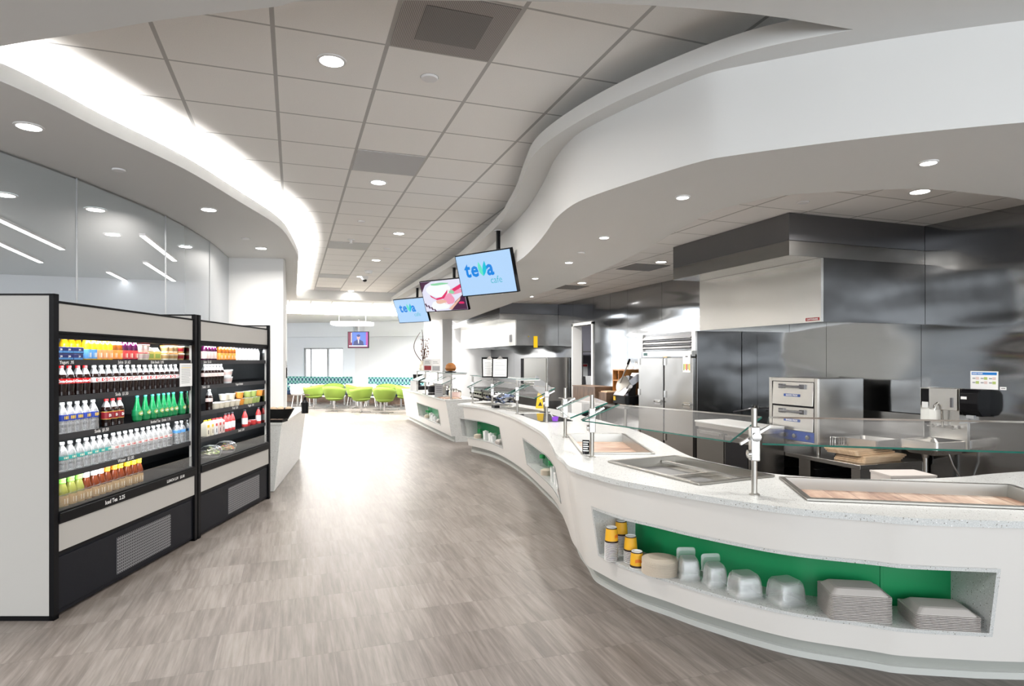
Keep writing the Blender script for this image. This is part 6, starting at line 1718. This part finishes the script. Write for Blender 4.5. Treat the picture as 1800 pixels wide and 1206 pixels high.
# ================================================================== ceiling fittings
def diffuser(a, b, label, dark=False):
    t = thing('air_diffuser', label, 'air vent', (a,b,ZT))
    MB().box(.014,.596,.014,.596,-.006,-.001).build('face', 'perf' if dark else 'perflight', t)
    if dark: MB().box(.13,.48,.13,.48,-.008,-.0065).build('core', 'perfdark', t)
    return t
B_ = lambda k: 3.571+.61*k
diffuser(.505, B_(-1), 'large perforated square air vent at the top of the tile ceiling, nearest the camera', True)
diffuser(.505, B_(3), 'perforated air vent in the tile ceiling, second from the camera')
diffuser(.505, B_(10), 'perforated air vent in the tile ceiling, third from the camera')
diffuser(.505, B_(16), 'perforated air vent in the tile ceiling, fourth from the camera')
diffuser(.505, B_(20), 'perforated air vent at the far end of the tile ceiling')
p = P(1130,470,ZK); kd = thing('air_diffuser', 'grey perforated air vent in the kitchen tile ceiling', 'air vent', (p.x-.3,p.y-.3,ZK))
MB().box(0,.58,0,.58,-.006,-.001).build('face', 'perfdark', kd)
p = P(1000,505,ZK); kd = thing('air_diffuser', 'grey perforated air vent in the kitchen ceiling near the far hood', 'air vent', (p.x-.3,p.y-.3,ZK))
MB().box(0,.58,0,.58,-.006,-.001).build('face', 'perfdark', kd)
def disc(px, py, z, r, label, name='sprinkler_cover', dome=0):
    p = P(px, py, z); t = thing(name, label, 'ceiling fitting', (p.x,p.y,z))
    MB().lathe([(0,-.012),(r*.9,-.012),(r,-.004),(r,0)], 20).build('cover', 'fixture', t)
    MB().lathe([(r,-.0005),(r*1.06,-.0005)], 20).build('shadow_ring', 'grey', t)
for px, py, z, r, lb in ((755,136,ZT,.055,'round sprinkler cover in the tile ceiling below the nearest air vent'),(209,298,ZR,.05,'round sprinkler cover in the left soffit above the glass'),(432,419,ZR,.05,'round sprinkler cover in the left soffit near the pillar'),(635,389,ZT,.05,'round sprinkler cover in the middle of the tile ceiling'),(680,437,ZT,.05,'round sprinkler cover in the far part of the tile ceiling'),(1022,444,ZS,.04,'round sprinkler cover in the curved kitchen soffit'),(1412,355,ZK,.05,'round sprinkler cover in the kitchen ceiling above the big hood'),(976,519,ZK,.05,'round sprinkler cover in the kitchen ceiling by the far hood')):
    disc(px, py, z, r, lb)
p = P(617,421,ZT); t = thing('fire_sprinkler', 'white sprinkler head beside the third air vent', 'sprinkler', (p.x,p.y,ZT))
MB().lathe([(.05,0),(.05,-.008),(.02,-.015),(.015,-.05),(.03,-.055),(0,-.06)][::-1], 14).build('head', 'fixture', t)
p = P(648,476,ZT); t = thing('smoke_detector', 'white round smoke detector near the far end of the tile ceiling', 'smoke detector', (p.x,p.y,ZT))
MB().lathe([(0,-.06),(.06,-.055),(.08,-.02),(.08,0)], 18).build('housing', 'fixture', t); MB().lathe([(0,-.064),(.02,-.0605)], 10).build('sensor', 'grey', t)
p = P(641,486,ZT); t = thing('security_camera', 'white dome camera with dark lens beside the smoke detector', 'security camera', (p.x,p.y,ZT))
MB().lathe([(.05,-.07),(.075,-.03),(.08,0)], 18).build('housing', 'fixture', t); MB().lathe([(0,-.12),(.04,-.105),(.05,-.07)], 16).build('lens_dome', 'black', t)
# ================================================================== office lights behind the glass partition
def bar_light(p0, p1, label):
    a, b = P(*p0, ZR-.03), P(*p1, ZR-.03); dd = b-a; rz = atan2(dd.y, dd.x)
    t = thing('linear_light', label, 'ceiling light', (a.x,a.y,ZR-.016), rz)
    MB().box(0,dd.length,-.035,.035,-.03,0).build('housing', 'fixture', t); MB().box(.01,dd.length-.01,-.03,.03,-.034,-.0305).build('diffuser', 'tube', t)
for i, (a, b) in enumerate((((-60,357),(110,437)),((-60,400),(72,460)),((250,412),(307,457)),((255,460),(306,493)),((190,477),(222,493)),((352,497),(368,507)))):
    bar_light(a, b, '%s straight office ceiling light from the left behind the glass wall' % ORD[(0,1,3,4,2,5)[i]])
for i, (px, py) in enumerate(((8,342),(168,368),(198,412),(326,433))):
    p = P(px, py, ZR-.016); t = thing('downlight', '%s round office downlight from the left behind the glass wall' % ORD[i], 'ceiling light', (p.x,p.y,ZR-.016), 0, 'office downlights')
    MB().lathe([(.08,-.004),(.08,-.009),(.1,-.005),(.1,0)], 20).build('trim_ring', 'fixture', t); MB().lathe([(0,-.0045),(.08,-.0045)], 20).build('diffuser', 'lamp', t)
for x, y, e in ((-6,3.5,OFFICE),(-7.5,8,OFFICE)):
    ld = bpy.data.lights.new('office_lamp', 'AREA'); ld.shape = 'RECTANGLE'; ld.size = 2.5; ld.size_y = .2; ld.energy = e
    lo = bpy.data.objects.new('office_lamp', ld); COL.objects.link(lo); lo.location = (x,y,ZR-.06)
# downlights added to brighten the dining area; cove strips, as the tray ceilings glow
for i, (px, y) in enumerate(((545,19.5),(620,19.0),(700,18.6))):
    q = D(px, y, 0); downlight(Vector((q.x,q.y,ZT)), None, ZT, .07, PW_DIN, 'added downlight in the far tray ceiling over the dining area, %s from the left' % ORD[i])
cv2 = MB().box(-12, 1.5, BFAR+.52, BFAR+.62, ZR+.04, ZR+.05).build('cove_light', 'cove'); tag(cv2, 'straight cove light on the beam before the dining area', 'ceiling light')
cv3 = MB().box(-12, 3.6, BFAR+5.05, BFAR+5.18, ZR+.04, ZR+.05).build('cove_light', 'cove'); tag(cv3, 'straight cove light at the far edge of the dining tray ceiling', 'ceiling light')
# ================================================================== camera, light, render look
cam = bpy.data.objects.new('camera', bpy.data.cameras.new('camera')); COL.objects.link(cam)
cam.location = (0,0,EYE); cam.rotation_euler = (pi/2, 0, -TH)
cam.data.sensor_width = 36; cam.data.lens = 36*F/1800; cam.data.shift_y = (HZ-603)/1800; cam.data.clip_end = 200; cam.data.clip_start = .05
SC.camera = cam
vs = SC.view_settings; vs.view_transform = 'Standard'; vs.look = 'None'; vs.gamma = 1; vs.exposure = EXPO
w = bpy.data.worlds.new('world'); SC.world = w; w.use_nodes = True
bg = w.node_tree.nodes['Background']; bg.inputs[0].default_value = (.9,.95,1,1); bg.inputs[1].default_value = WORLD  # even pale world entering by the open rear, added as soft fill
SC.cycles.max_bounces = 8; SC.cycles.diffuse_bounces = 4; SC.cycles.glossy_bounces = 4; SC.cycles.transmission_bounces = 6; SC.cycles.transparent_max_bounces = 16
SC.cycles.caustics_reflective = False; SC.cycles.caustics_refractive = False
SC.cycles.sample_clamp_indirect = 6
SC.cycles.use_denoising = True
